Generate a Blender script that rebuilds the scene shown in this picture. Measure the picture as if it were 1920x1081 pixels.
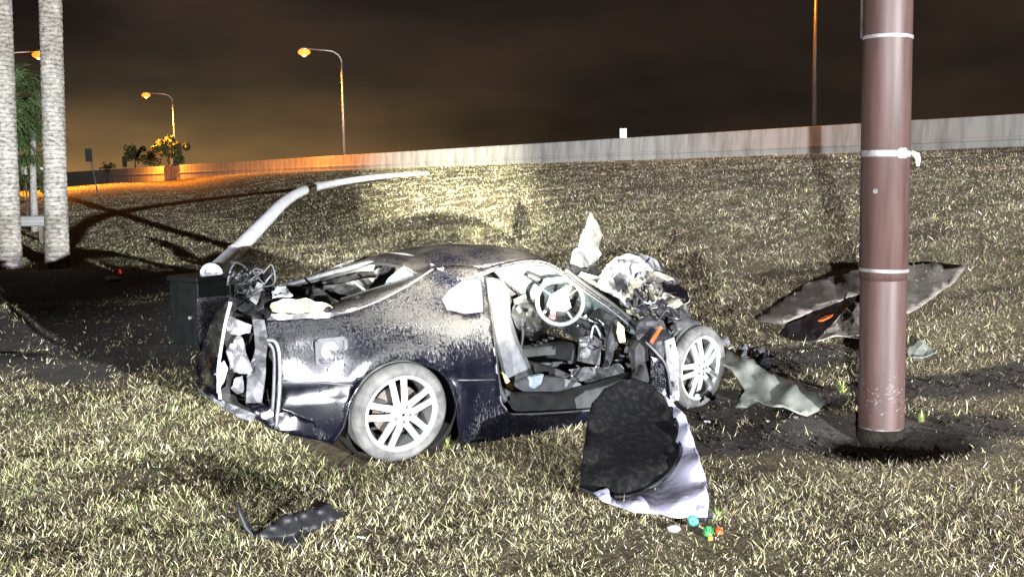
import bpy, bmesh, math, random
import numpy as np
from mathutils import Vector, Matrix, noise as mnoise
from mathutils.geometry import delaunay_2d_cdt
random.seed(7); rng = np.random.default_rng(7)
scene = bpy.context.scene
col = scene.collection
for o in list(bpy.data.objects): bpy.data.objects.remove(o)

# ------------------------------------------------------------------ camera
F = 1900.0; H = 1.78
PITCH = math.atan((540.5-335)/F); ROLL = math.radians(0.78)
fw = np.array([0, math.cos(PITCH), -math.sin(PITCH)])
up0 = np.array([0, math.sin(PITCH), math.cos(PITCH)]); rt0 = np.array([1., 0, 0])
rt = math.cos(ROLL)*rt0-math.sin(ROLL)*up0
up = math.sin(ROLL)*rt0+math.cos(ROLL)*up0
CAM = np.array([0, 0, H])
cd = bpy.data.cameras.new('camera'); cam = bpy.data.objects.new('camera', cd); col.objects.link(cam)
cd.sensor_width = 36; cd.lens = F/1920*36; cd.clip_start = 0.05; cd.clip_end = 3000
m3 = Matrix((rt.tolist(), up.tolist(), (-fw).tolist())).transposed()
cam.matrix_world = Matrix.Translation(CAM.tolist()) @ m3.to_4x4()
scene.camera = cam

# ------------------------------------------------------------------ world: night sky lit by town glow
w = bpy.data.worlds.new('World'); scene.world = w; w.use_nodes = True
nt = w.node_tree; nt.nodes.clear()
def N(nt, t, **k):
    n = nt.nodes.new(t)
    for a, b in k.items(): setattr(n, a, b)
    return n
def ramp(nt, fac, stops, interp='LINEAR'):
    r = N(nt, 'ShaderNodeValToRGB'); r.color_ramp.interpolation = interp
    el = r.color_ramp.elements
    while len(el) < len(stops): el.new(0.5)
    for e, (p, c) in zip(el, stops):
        e.position = p; e.color = (*c, 1) if len(c) == 3 else c
    nt.links.new(fac, r.inputs[0]); return r.outputs[0]
def mixc(nt, fac, a, b, mode='MIX'):
    m = N(nt, 'ShaderNodeMix', data_type='RGBA', blend_type=mode)
    for s, v in ((m.inputs[0], fac), (m.inputs[6], a), (m.inputs[7], b)):
        if isinstance(v, bpy.types.NodeSocket): nt.links.new(v, s)
        elif isinstance(v, (int, float)): s.default_value = v
        else: s.default_value = (*v, 1)
    return m.outputs[2]
def mth(nt, op, a, b=0.0, c=None):
    m = N(nt, 'ShaderNodeMath', operation=op)
    for i, v in enumerate((a, b) if c is None else (a, b, c)):
        if isinstance(v, bpy.types.NodeSocket): nt.links.new(v, m.inputs[i])
        else: m.inputs[i].default_value = v
    return m.outputs[0]
tc = N(nt, 'ShaderNodeTexCoord'); sp = N(nt, 'ShaderNodeSeparateXYZ'); nt.links.new(tc.outputs['Generated'], sp.inputs[0])
el = mth(nt, 'ABSOLUTE', sp.outputs[2])
glow = ramp(nt, el, [(0.0, (.25, .145, .052)), (.045, (.155, .096, .042)), (.09, (.046, .032, .020)), (.14, (.029, .0205, .0150)), (.26, (.026, .018, .0148)), (1, (.009, .0065, .006))])
dark = ramp(nt, el, [(0.0, (.022, .0155, .0105)), (.1, (.020, .0140, .0105)), (.2, (.0250, .0165, .0125)), (1, (.009, .0065, .006))])
az = ramp(nt, mth(nt, 'ADD', mth(nt, 'MULTIPLY', sp.outputs[0], 1.15), 0.62), [(0.20, (0, 0, 0)), (0.78, (1, 1, 1))], 'EASE')
sky = mixc(nt, az, glow, dark)
mp = N(nt, 'ShaderNodeMapping'); mp.inputs['Scale'].default_value = (2.2, 2.2, 6.5); nt.links.new(tc.outputs['Generated'], mp.inputs[0])
nz = N(nt, 'ShaderNodeTexNoise'); nz.inputs['Scale'].default_value = 1.7; nz.inputs['Detail'].default_value = 5; nt.links.new(mp.outputs[0], nz.inputs[0])
cl = ramp(nt, nz.outputs[0], [(.32, (.42, .44, .48)), (.50, (1, 1, 1)), (.66, (1.6, 1.46, 1.32))])
sky = mixc(nt, 1.0, sky, cl, 'MULTIPLY')
bg = N(nt, 'ShaderNodeBackground'); bg.inputs[1].default_value = 1.0; nt.links.new(sky, bg.inputs[0])
nt.links.new(bg.outputs[0], N(nt, 'ShaderNodeOutputWorld').inputs[0])

# ------------------------------------------------------------------ lights
def spot(name, loc, aim, power, cone, blend, colr, radius=0.12):
    l = bpy.data.lights.new(name, 'SPOT'); l.energy = power; l.color = colr; l.spot_size = math.radians(cone); l.spot_blend = blend; l.shadow_soft_size = radius
    o = bpy.data.objects.new(name, l); col.objects.link(o); o.location = loc
    o.rotation_euler = (Vector(aim)-Vector(loc)).to_track_quat('-Z', 'Y').to_euler(); return o
# the scene floodlights of the responders' vehicles parked behind the photographer (their shadows cross in the picture)
spot('floodlight_right', (25.0, -36.0, 4.0), (-0.5, 16.0, 0.8), 520000, 40, 0.5, (.93, .96, 1.0))
spot('floodlight_left', (-10.7, -39.0, 4.6), (9.5, 24.0, 1.5), 275000, 28, 0.5, (.93, .96, 1.0))
spot('spotlight', (1.3, -14.0, 1.75), (-1.5, 26.0, 2.5), 1350000, 9.0, 1.0, (1.0, .97, .80), .08)
sun = bpy.data.lights.new('sun', 'SUN'); sun.energy = 0.015; sun.angle = math.radians(12); sun.color = (1, .82, .62)
so = bpy.data.objects.new('sun', sun); col.objects.link(so); so.rotation_euler = (math.radians(35), 0, math.radians(20))

scene.view_settings.view_transform = 'Standard'; scene.view_settings.look = 'None'
scene.view_settings.exposure = 0; scene.view_settings.gamma = 1; scene.view_settings.use_curve_mapping = False
scene.render.engine = 'CYCLES'; scene.render.resolution_x = 1024; scene.render.resolution_y = 576

# ------------------------------------------------------------------ pixel helpers
def ray(px, py): return fw+rt*((px-960)/F)+up*((540.5-py)/F)
def at(px, py, Y):
    d = ray(px, py); return CAM+d*(Y/d[1])
def vnoise(x, y, seed=0):
    x = np.asarray(x, float); y = np.asarray(y, float)
    xi = np.floor(x); yi = np.floor(y); fx = x-xi; fy = y-yi
    fx = fx*fx*(3-2*fx); fy = fy*fy*(3-2*fy)
    def h(a, b):
        v = np.sin(a*127.1+b*311.7+seed*74.7)*43758.5453; return v-np.floor(v)
    return (h(xi, yi)*(1-fx)+h(xi+1, yi)*fx)*(1-fy)+(h(xi, yi+1)*(1-fx)+h(xi+1, yi+1)*fx)*fy
WN = np.array([-.8214, -.5704]); WD = np.array([-.5704, .8214]); WP = np.array([19.3, 39.0])   # highway wall: normal to us, direction away
def dist_wall(X, Y): return (X-WP[0])*WN[0]+(Y-WP[1])*WN[1]
def along_wall(X, Y): return (X-WP[0])*WD[0]+(Y-WP[1])*WD[1]
def base_h(a): 
    t = np.clip((a-62)/105, 0, 1); t = t*t*(3-2*t); return 2.65*(1-t)+.55*t
def hz(X, Y):
    X = np.asarray(X, float); Y = np.asarray(Y, float)
    D = dist_wall(X, Y); a = along_wall(X, Y); hb = base_h(a)
    u = (32.0-D); s = np.where(u > 1.5, u, np.where(u < -1.5, 0, (u+1.5)**2/6))
    s = np.clip(s/30.5, 0, 1); z = hb*(1-(1-s)**1.55)
    # shallow dip added down the left bank, shaped to give its dark band of shade
    q = (X+6.2)*.80+(Y-27)*.30; z = z-.42*np.exp(-(q/2.6)**2)*np.clip((D-4)/6, 0, 1)*np.clip((30-D)/5, 0, 1)
    z = np.where(D < -14, np.clip(hb*(1-(-14-D)/25.), 0, 9), z)
    z = z+(vnoise(X*.9, Y*.9, 3)-.5)*.07*np.clip(Y/9, .25, 1)+(vnoise(X*3.1, Y*3.1, 5)-.5)*.025
    r = np.hypot(X-2.37, Y-6.45); z = z-.05*np.exp(-(r/.45)**2)+.05*np.exp(-((r-.62)/.2)**2)
    return z
def g(X, Y): return float(hz(X, Y))
def hit(px, py, h=0.0):
    d = ray(px, py); k = 1.5
    while k < 400:
        p = CAM+d*k
        if p[2] < g(p[0], p[1])+h: break
        k *= 1.04
    lo, hi = k/1.04, k
    for _ in range(14):
        m = (lo+hi)/2; p = CAM+d*m
        if p[2] < g(p[0], p[1])+h: hi = m
        else: lo = m
    return CAM+d*hi
HD = math.radians(31); U = np.array([math.cos(HD), math.sin(HD), 0]); NN = np.array([-math.sin(HD), math.cos(HD), 0])
CO = np.array([-0.69, 6.40, 0.0])
def car(px, py, t):
    d = ray(px, py); k = (t-(CAM-CO)@NN)/(d@NN); p = CAM+d*k-CO; return float(p@U), float(t), float(p[2])
ZT = [(-.2, .07), (0, .06), (.12, .03), (.3, .01), (.5, 0), (.7, .01), (.85, .05), (.95, .11), (1.05, .18), (1.15, .26), (1.22, .34), (1.3, .6)]
def side_t(s, z):
    t = float(np.interp(z, [a for a, b in ZT], [b for a, b in ZT]))
    r = math.hypot(s-.0, z-.30)
    t -= .035*math.exp(-((r-.40)/.10)**2)*(1 if z < .8 else 0.6)
    t += .02*math.exp(-((z-.50)/.02)**2) if s > -.85 else 0       # crease line
    if s < -.35: t += .10*((-.35-s)/.6)**2
    return t
def side(px, py):
    t = 0.05
    for _ in range(12):
        s, _t, z = car(px, py, t); t = side_t(s, z)
    return s, z

# ------------------------------------------------------------------ object helpers
def tag(o, label=None, cat=None, group=None, kind=None):
    for k, v in (('label', label), ('category', cat), ('group', group), ('kind', kind)):
        if v: o[k] = v
    return o
def link(o, parent=None):
    col.objects.link(o)
    if parent is not None: o.parent = parent
    return o
def empty(name, loc=(0, 0, 0), rz=0.0, label=None, cat=None, group=None):
    o = bpy.data.objects.new(name, None); link(o); o.empty_display_size = .1
    o.location = [float(v) for v in loc]; o.rotation_euler = (0, 0, rz); return tag(o, label, cat, group)
def mesh(name, V, Fc, mat, parent=None, smooth=False, thick=0.0, bevel=0.0, angle=None):
    me = bpy.data.meshes.new(name); me.from_pydata([tuple(map(float, v)) for v in V], [], [tuple(f) for f in Fc]); me.validate(); me.update()
    o = bpy.data.objects.new(name, me); link(o, parent)
    if mat: me.materials.append(MT[mat] if isinstance(mat, str) else mat)
    if smooth:
        if angle: me.shade_smooth() if False else None
        me.polygons.foreach_set('use_smooth', [True]*len(me.polygons))
    if thick:
        md = o.modifiers.new('solid', 'SOLIDIFY'); md.thickness = thick; md.offset = 0
    if bevel:
        md = o.modifiers.new('bevel', 'BEVEL'); md.width = bevel; md.segments = 2; md.limit_method = 'ANGLE'
    return o
class MB:
    def __init__(s): s.V = []; s.F = []
    def add(s, V, Fc):
        n = len(s.V); s.V += [tuple(map(float, v)) for v in V]; s.F += [tuple(i+n for i in f) for f in Fc]; return s
    def box(s, a, b, M=None):
        (x0, y0, z0), (x1, y1, z1) = a, b
        V = [(x0, y0, z0), (x1, y0, z0), (x1, y1, z0), (x0, y1, z0), (x0, y0, z1), (x1, y0, z1), (x1, y1, z1), (x0, y1, z1)]
        if M is not None: V = [tuple(M @ Vector(v)) for v in V]
        return s.add(V, [(0, 3, 2, 1), (4, 5, 6, 7), (0, 1, 5, 4), (1, 2, 6, 5), (2, 3, 7, 6), (3, 0, 4, 7)])
    def tube(s, P, R, n=8, cap=True, sy=1.0):
        P = [Vector([float(c) for c in p]) for p in P]; m = len(P)
        if not hasattr(R, '__len__'): R = [R]*m
        V = []; ref = None
        for i in range(m):
            d = (P[min(i+1, m-1)]-P[max(i-1, 0)]).normalized()
            if ref is None: ref = Vector((0, 0, 1)) if abs(d.z) < .9 else Vector((1, 0, 0))
            x = (ref-d*ref.dot(d)).normalized(); y = d.cross(x); ref = x
            for k in range(n):
                a = 2*math.pi*k/n; V.append(P[i]+x*(R[i]*math.cos(a)*sy)+y*(R[i]*math.sin(a)))
        Fc = [(i*n+k, i*n+(k+1) % n, (i+1)*n+(k+1) % n, (i+1)*n+k) for i in range(m-1) for k in range(n)]
        if cap: Fc += [tuple(range(n))[::-1], tuple((m-1)*n+k for k in range(n))]
        return s.add(V, Fc)
    def lathe(s, prof, n=24, M=None, close=False):
        V = []; m = len(prof)      # prof: (r, h) about local z
        for r, h in prof:
            for k in range(n):
                a = 2*math.pi*k/n; V.append((r*math.cos(a), r*math.sin(a), h))
        Fc = [(i*n+k, i*n+(k+1) % n, (i+1)*n+(k+1) % n, (i+1)*n+k) for i in range(m-1) for k in range(n)]
        if close: Fc += [((m-1)*n+k, (m-1)*n+(k+1) % n, (k+1) % n, k) for k in range(n)]
        if M is not None: V = [tuple(M @ Vector(v)) for v in V]
        return s.add(V, Fc)
    def build(s, name, mat, parent=None, **k): return mesh(name, s.V, s.F, mat, parent, **k)
def inpoly(x, y, P):
    c = False; j = len(P)-1
    for i in range(len(P)):
        if (P[i][1] > y) != (P[j][1] > y) and x < (P[j][0]-P[i][0])*(y-P[i][1])/(P[j][1]-P[i][1])+P[i][0]: c = not c
        j = i
    return c
def densify(P, step):
    out = []
    for i in range(len(P)):
        a = np.array(P[i], float); b = np.array(P[(i+1) % len(P)], float)
        n = max(1, int(np.hypot(*(b-a)[:2])/step))
        for k in range(n): out.append(tuple(a+(b-a)*k/n))
    return out
def fill(outer, holes, step, jit=.25):
    loops = [densify(outer, step)]+[densify(h, step) for h in holes]
    V = []; E = []
    for L in loops:
        n = len(V); V += [Vector(p[:2]) for p in L]; E += [(n+i, n+(i+1) % len(L)) for i in range(len(L))]
    xs = [p[0] for p in outer]; ys = [p[1] for p in outer]; lp = np.array([tuple(v) for v in V])
    rnd = random.Random(len(outer)*31+len(V))
    y = min(ys)+step/2; row = 0
    while y < max(ys):
        x = min(xs)+step/2*(1+row % 2)
        while x < max(xs):
            qx = x+rnd.uniform(-jit, jit)*step; qy = y+rnd.uniform(-jit, jit)*step
            if inpoly(qx, qy, outer) and not any(inpoly(qx, qy, h) for h in holes) and np.min(np.hypot(lp[:, 0]-qx, lp[:, 1]-qy)) > step*.45: V.append(Vector((qx, qy)))
            x += step
        y += step*.87; row += 1
    r = delaunay_2d_cdt(V, E, [], 0, 1e-7)
    vo, fo = r[0], r[2]; out = []
    for f in fo:
        cx = sum(vo[i].x for i in f)/len(f); cy = sum(vo[i].y for i in f)/len(f)
        if inpoly(cx, cy, loops[0]) and not any(inpoly(cx, cy, h) for h in loops[1:]): out.append(tuple(f))
    return [(v.x, v.y) for v in vo], out
def idw(pts, x, y, soft=1e-3):
    W = 0; S = 0
    for a, b, c in pts:
        d = ((a-x)**2+(b-y)**2)+soft; q = 1/d**1.5; W += q; S += q*c
    return S/W
def nz3(p, sc, seed=0): return mnoise.noise(Vector((p[0]*sc+seed*7.3, p[1]*sc-seed*3.1, p[2]*sc+seed)))
def side_panel(name, outer, holes, mat, parent, step=.05, thick=.012, mirror=False, pix=True, off=0.0, dent=None, smooth=True):
    conv = (lambda P: [side(*p) for p in P]) if pix else (lambda P: P)
    V2, Fc = fill(conv(outer), [conv(h) for h in holes], step, .1)
    V = []
    for s, z in V2:
        t = side_t(s, z)+off
        if dent: t += dent(s, z)
        V.append((s, 1.8-t if mirror else t, z))
    return mesh(name, V, Fc, mat, parent, smooth=smooth, thick=thick)
def sheet(name, pts, mat, parent=None, step=14, amp=.03, freq=6, thick=.006, incar=True, holes=(), seed=1, smooth=False, extra=None, fold=0.0):
    """a bent or crumpled sheet: outline pixels with their depth (t inside the car frame, or world Y)"""
    V2, Fc = fill([(p[0], p[1]) for p in pts], list(holes), step)
    ctrl = list(pts)+list(extra or [])
    V = []
    for x, y in V2:
        dpt = idw(ctrl, x, y)
        p = np.array(car(x, y, dpt) if incar else at(x, y, dpt))
        n = Vector((nz3(p, freq, seed), nz3(p, freq, seed+5), nz3(p, freq, seed+9)))*amp
        f = abs(nz3(p, freq*.6, seed+13))*fold
        p = p+np.array([n.x*.35, n.y+f, n.z*.5]); V.append(p)
    return mesh(name, V, Fc, mat, parent, smooth=smooth, thick=thick)

# ------------------------------------------------------------------ materials
MT = {}
def M_(name, c1, c2=None, rough=.6, metal=0.0, scale=8, detail=6, lo=.35, hi=.65, bump=0.0, bscale=None, coat=0.0, emit=None, spec=.5, sx=(1, 1, 1), trans=0.0, alpha=1.0, r2=None, coord='Object'):
    m = bpy.data.materials.new(name); m.use_nodes = True; nt = m.node_tree; b = nt.nodes['Principled BSDF']
    b.inputs['Roughness'].default_value = rough; b.inputs['Metallic'].default_value = metal; b.inputs['Base Color'].default_value = (*c1, 1)
    b.inputs['Specular IOR Level'].default_value = spec; b.inputs['Coat Weight'].default_value = coat; b.inputs['Coat Roughness'].default_value = .08
    b.inputs['Transmission Weight'].default_value = trans; b.inputs['Alpha'].default_value = alpha
    t = N(nt, 'ShaderNodeTexCoord'); mp = N(nt, 'ShaderNodeMapping'); mp.inputs['Scale'].default_value = sx; nt.links.new(t.outputs[coord], mp.inputs[0])
    if c2 is not None:
        n = N(nt, 'ShaderNodeTexNoise'); n.inputs['Scale'].default_value = scale; n.inputs['Detail'].default_value = detail; n.inputs['Roughness'].default_value = .62; nt.links.new(mp.outputs[0], n.inputs[0])
        c = ramp(nt, n.outputs[0], [(lo, c1), (hi, c2)]); nt.links.new(c, b.inputs['Base Color'])
        if r2 is not None:
            rr = ramp(nt, n.outputs[0], [(lo, (rough,)*3), (hi, (r2,)*3)]); nt.links.new(rr, b.inputs['Roughness'])
    if bump:
        n2 = N(nt, 'ShaderNodeTexNoise'); n2.inputs['Scale'].default_value = bscale or scale*3; n2.inputs['Detail'].default_value = 5; nt.links.new(mp.outputs[0], n2.inputs[0])
        bp = N(nt, 'ShaderNodeBump'); bp.inputs['Strength'].default_value = bump; bp.inputs['Distance'].default_value = .02; nt.links.new(n2.outputs[0], bp.inputs['Height']); nt.links.new(bp.outputs[0], b.inputs['Normal'])
    if emit:
        b.inputs['Emission Color'].default_value = (*emit[0], 1); b.inputs['Emission Strength'].default_value = emit[1]
    MT[name] = m; return m
M_('soil', (.035, .026, .019), (.095, .072, .048), .95, scale=3, bump=.7, bscale=40)
M_('soil_clod', (.014, .011, .008), (.04, .031, .023), .95, scale=9, bump=.5, bscale=60, spec=.1)
M_('soil_dark', (.006, .005, .004), (.016, .013, .010), .95, scale=14, bump=.6, bscale=40, spec=.1)
M_('asphalt', (.04, .04, .04), (.06, .058, .055), .9, scale=30)
M_('concrete', (.17, .165, .15), (.46, .45, .42), .9, scale=1.6, detail=12, lo=.28, hi=.60, bump=.2, bscale=20, sx=(1, 1, .14))
M_('concrete_dark', (.22, .20, .17), (.36, .33, .29), .9, scale=1.2, detail=8, bump=.3, bscale=25)
M_('galv', (.5, .5, .5), (.62, .62, .61), .45, .6, scale=5)
M_('alum_white', (.66, .66, .67), (.80, .80, .81), .42, .15, scale=3, detail=8, bump=.08, bscale=30)
M_('lens', (.9, .5, .15), emit=((1, .33, .025), 1.5))
M_('bulb', (.9, .6, .3), emit=((1, .62, .22), 14))
M_('dark_metal', (.02, .02, .02), (.045, .043, .04), .5, .3, scale=12)
M_('black_plastic', (.008, .008, .010), (.018, .018, .02), .5, spec=.3, scale=20, bump=.15, bscale=120)
M_('black_trim', (.012, .012, .013), (.03, .03, .03), .6, spec=.35, scale=9, bump=.2, bscale=200)
M_('rubber', (.018, .018, .018), (.15, .145, .135), .85, scale=7, detail=9, lo=.30, hi=.72, bump=.25, bscale=60)
M_('barrel', (.10, .10, .10), (.2, .2, .2), .4, .6, scale=4)
M_('alloy', (.42, .42, .42), (.64, .64, .64), .34, .6, scale=4, lo=.3, hi=.6)
M_('chrome', (.42, .42, .44), (.6, .6, .62), .25, .9, scale=9)
M_('rotor', (.09, .065, .05), (.16, .145, .13), .5, .8, scale=10)
M_('torn_metal', (.06, .06, .063), (.34, .34, .35), .38, .55, scale=6, lo=.3, hi=.6, bump=.3, bscale=14)
M_('torn_beige', (.07, .06, .045), (.34, .31, .24), .5, .35, scale=9, lo=.32, hi=.6, bump=.3, bscale=18)
M_('white_crumple', (.30, .30, .31), (.60, .60, .61), .55, .05, scale=5, bump=.3, bscale=12)
M_('grey_panel', (.035, .035, .038), (.095, .095, .10), .55, .1, scale=7, bump=.1)
M_('grey_inner', (.018, .018, .020), (.05, .05, .053), .6, scale=8, bump=.15)
M_('seat', (.055, .057, .062), (.10, .104, .112), .75, scale=14, bump=.2, bscale=160)
M_('seat_dark', (.012, .012, .013), (.028, .028, .03), .8, scale=14, bump=.2, bscale=160)
M_('foam', (.75, .52, .16), (.85, .72, .35), .9, scale=14)
M_('airbag', (.26, .32, .36), (.40, .46, .50), .75, scale=5, bump=.4, bscale=18)
M_('red', (.65, .03, .03), (.5, .02, .02), .45, scale=6)
M_('orange', (.42, .08, .015), (.30, .05, .01), .45, scale=6)
M_('teal', (.015, .22, .18), (.02, .30, .24), .4, scale=6)
M_('green', (.03, .18, .06), (.06, .26, .07), .45, scale=6)
M_('yellow', (.45, .34, .03), (.5, .4, .07), .5, scale=6)
M_('plank', (.50, .45, .26), (.66, .62, .48), .8, scale=9, bump=.3)
M_('cabinet', (.003, .0045, .0042), (.008, .010, .0096), .42, scale=6, bump=.1, coat=.2)
M_('label_white', (.72, .71, .62), (.82, .81, .74), .6, scale=10)
M_('ink', (.03, .03, .03), None, .6)
M_('sheet', (.34, .335, .45), (.45, .445, .55), .7, scale=5, bump=.35, bscale=12)
M_('cloth_black', (.0035, .0035, .004), (.030, .027, .023), .95, spec=.1, scale=26, detail=15, lo=.48, hi=.95, bump=.08, bscale=260)
M_('frag_grey', (.085, .092, .08), (.15, .155, .135), .42, scale=4, bump=.15, coat=.15)
M_('hood_brown', (.12, .10, .085), (.23, .205, .18), .75, scale=5, detail=10, bump=.3, bscale=22, sx=(1, 3, 1))
M_('bark', (.09, .08, .07), (.42, .40, .36), .95, scale=10, detail=12, lo=.30, hi=.56, bump=.9, bscale=26, sx=(1, 1, 1.7))
M_('bark_shaded', (.06, .05, .055), (.13, .115, .125), .95, scale=9, detail=10, bump=.8, bscale=22)  # bark darkened to carry the shade at the trunk foot
M_('weed', (.10, .16, .04), (.30, .30, .12), .6, scale=6)
M_('frond', (.035, .075, .022), (.10, .14, .05), .55, scale=4)
M_('leaf', (.06, .085, .025), (.12, .14, .05), .6, scale=4)
M_('wood', (.10, .08, .06), (.18, .15, .11), .9, scale=6)
M_('strap', (.10, .095, .092), (.22, .205, .20), .6, scale=12)
M_('strap_yellow', (.62, .58, .30), (.7, .66, .4), .6, scale=12)
M_('underbody', (.008, .008, .007), (.02, .018, .016), .8, scale=8)

def paint_mat():
    m = bpy.data.materials.new('navy_paint'); m.use_nodes = True; nt = m.node_tree; b = nt.nodes['Principled BSDF']
    t = N(nt, 'ShaderNodeTexCoord'); sp = N(nt, 'ShaderNodeSeparateXYZ'); nt.links.new(t.outputs['Object'], sp.inputs[0])
    mp = N(nt, 'ShaderNodeMapping'); mp.inputs['Scale'].default_value = (1.5, 1.5, .42); nt.links.new(t.outputs['Object'], mp.inputs[0])
    n1 = N(nt, 'ShaderNodeTexNoise'); n1.inputs['Scale'].default_value = 75; n1.inputs['Detail'].default_value = 9; n1.inputs['Roughness'].default_value = .72; nt.links.new(mp.outputs[0], n1.inputs[0])
    n2 = N(nt, 'ShaderNodeTexNoise'); n2.inputs['Scale'].default_value = 3.2; n2.inputs['Detail'].default_value = 4; nt.links.new(t.outputs['Object'], n2.inputs[0])
    # thrown mud: thick towards the roof and shoulder, thin runs down the flank
    hgt = ramp(nt, sp.outputs[2], [(.30, (.02,)*3), (.60, (.06,)*3), (.78, (.14,)*3), (.93, (.24,)*3), (1.2, (.20,)*3)])
    v = mth(nt, 'ADD', n1.outputs[0], mth(nt, 'ADD', hgt, mth(nt, 'MULTIPLY', mth(nt, 'SUBTRACT', n2.outputs[0], .5), .50)))
    mask = ramp(nt, v, [(.62, (0, 0, 0)), (.98, (1, 1, 1))])
    mudc = ramp(nt, n1.outputs[0], [(.3, (.010, .008, .006)), (.5, (.022, .018, .0135)), (.74, (.062, .053, .041))])
    film = N(nt, 'ShaderNodeTexNoise'); film.inputs['Scale'].default_value = 9; film.inputs['Detail'].default_value = 10
    mp2 = N(nt, 'ShaderNodeMapping'); mp2.inputs['Scale'].default_value = (2.2, 2.2, .35); nt.links.new(t.outputs['Object'], mp2.inputs[0]); nt.links.new(mp2.outputs[0], film.inputs[0])
    base = ramp(nt, film.outputs[0], [(.38, (.0011, .0013, .0045)), (.64, (.0022, .0024, .0056)), (.88, (.012, .0115, .012))])
    nt.links.new(mixc(nt, mask, base, mudc), b.inputs['Base Color'])
    nt.links.new(ramp(nt, mask, [(0, (.22,)*3), (1, (.9,)*3)]), b.inputs['Roughness'])
    cw = mth(nt, 'SUBTRACT', 1.0, mask); nt.links.new(cw, b.inputs['Coat Weight']); b.inputs['Coat Roughness'].default_value = .12
    bp = N(nt, 'ShaderNodeBump'); bp.inputs['Strength'].default_value = .5; bp.inputs['Distance'].default_value = .01; nt.links.new(mask, bp.inputs['Height']); nt.links.new(bp.outputs[0], b.inputs['Normal'])
    MT['paint'] = m
paint_mat()
def crack_glass(name, tint, haze, sc=26):
    m = bpy.data.materials.new(name); m.use_nodes = True; nt = m.node_tree; b = nt.nodes['Principled BSDF']
    t = N(nt, 'ShaderNodeTexCoord'); vo = N(nt, 'ShaderNodeTexVoronoi', feature='DISTANCE_TO_EDGE'); vo.inputs['Scale'].default_value = sc; nt.links.new(t.outputs['Object'], vo.inputs[0])
    n = N(nt, 'ShaderNodeTexNoise'); n.inputs['Scale'].default_value = 7; n.inputs['Detail'].default_value = 8; nt.links.new(t.outputs['Object'], n.inputs[0])
    a = ramp(nt, vo.outputs[0], [(.02, (.85,)*3), (.06, (0, 0, 0))])
    d = ramp(nt, n.outputs[0], [(.35, (max(0, haze-.22),)*3), (.65, (min(1, haze+.22),)*3)])
    nt.links.new(mth(nt, 'MAXIMUM', a, d), b.inputs['Alpha'])
    b.inputs['Base Color'].default_value = (*tint, 1); b.inputs['Roughness'].default_value = .25
    MT[name] = m
crack_glass('glass_cracked', (.36, .46, .48), .30)
crack_glass('glass_dirty', (.06, .065, .095), .66, 55)
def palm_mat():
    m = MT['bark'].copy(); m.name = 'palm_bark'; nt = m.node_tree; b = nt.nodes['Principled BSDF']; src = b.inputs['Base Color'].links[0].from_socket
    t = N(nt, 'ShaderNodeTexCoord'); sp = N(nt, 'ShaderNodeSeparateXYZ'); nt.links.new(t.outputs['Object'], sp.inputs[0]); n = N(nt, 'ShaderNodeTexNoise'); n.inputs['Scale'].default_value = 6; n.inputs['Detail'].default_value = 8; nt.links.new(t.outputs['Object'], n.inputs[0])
    f = ramp(nt, mth(nt, 'ADD', sp.outputs[2], mth(nt, 'MULTIPLY', n.outputs[0], .9)), [(.55, (.30, .26, .29)), (1.0, (1, 1, 1))])  # shadow over the trunk foot painted into the bark colour
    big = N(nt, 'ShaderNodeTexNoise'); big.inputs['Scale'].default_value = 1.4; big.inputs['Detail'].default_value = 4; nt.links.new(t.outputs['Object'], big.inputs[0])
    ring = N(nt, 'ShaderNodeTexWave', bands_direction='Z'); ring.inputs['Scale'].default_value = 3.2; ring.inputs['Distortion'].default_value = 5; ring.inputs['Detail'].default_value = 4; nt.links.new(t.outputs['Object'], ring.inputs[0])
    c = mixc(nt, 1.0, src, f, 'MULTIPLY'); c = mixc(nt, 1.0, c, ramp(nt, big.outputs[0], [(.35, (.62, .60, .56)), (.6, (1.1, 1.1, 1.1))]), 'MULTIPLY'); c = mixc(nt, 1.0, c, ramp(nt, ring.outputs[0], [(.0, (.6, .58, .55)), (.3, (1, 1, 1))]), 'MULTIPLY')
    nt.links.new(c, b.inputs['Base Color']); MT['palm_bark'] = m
palm_mat()
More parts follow.
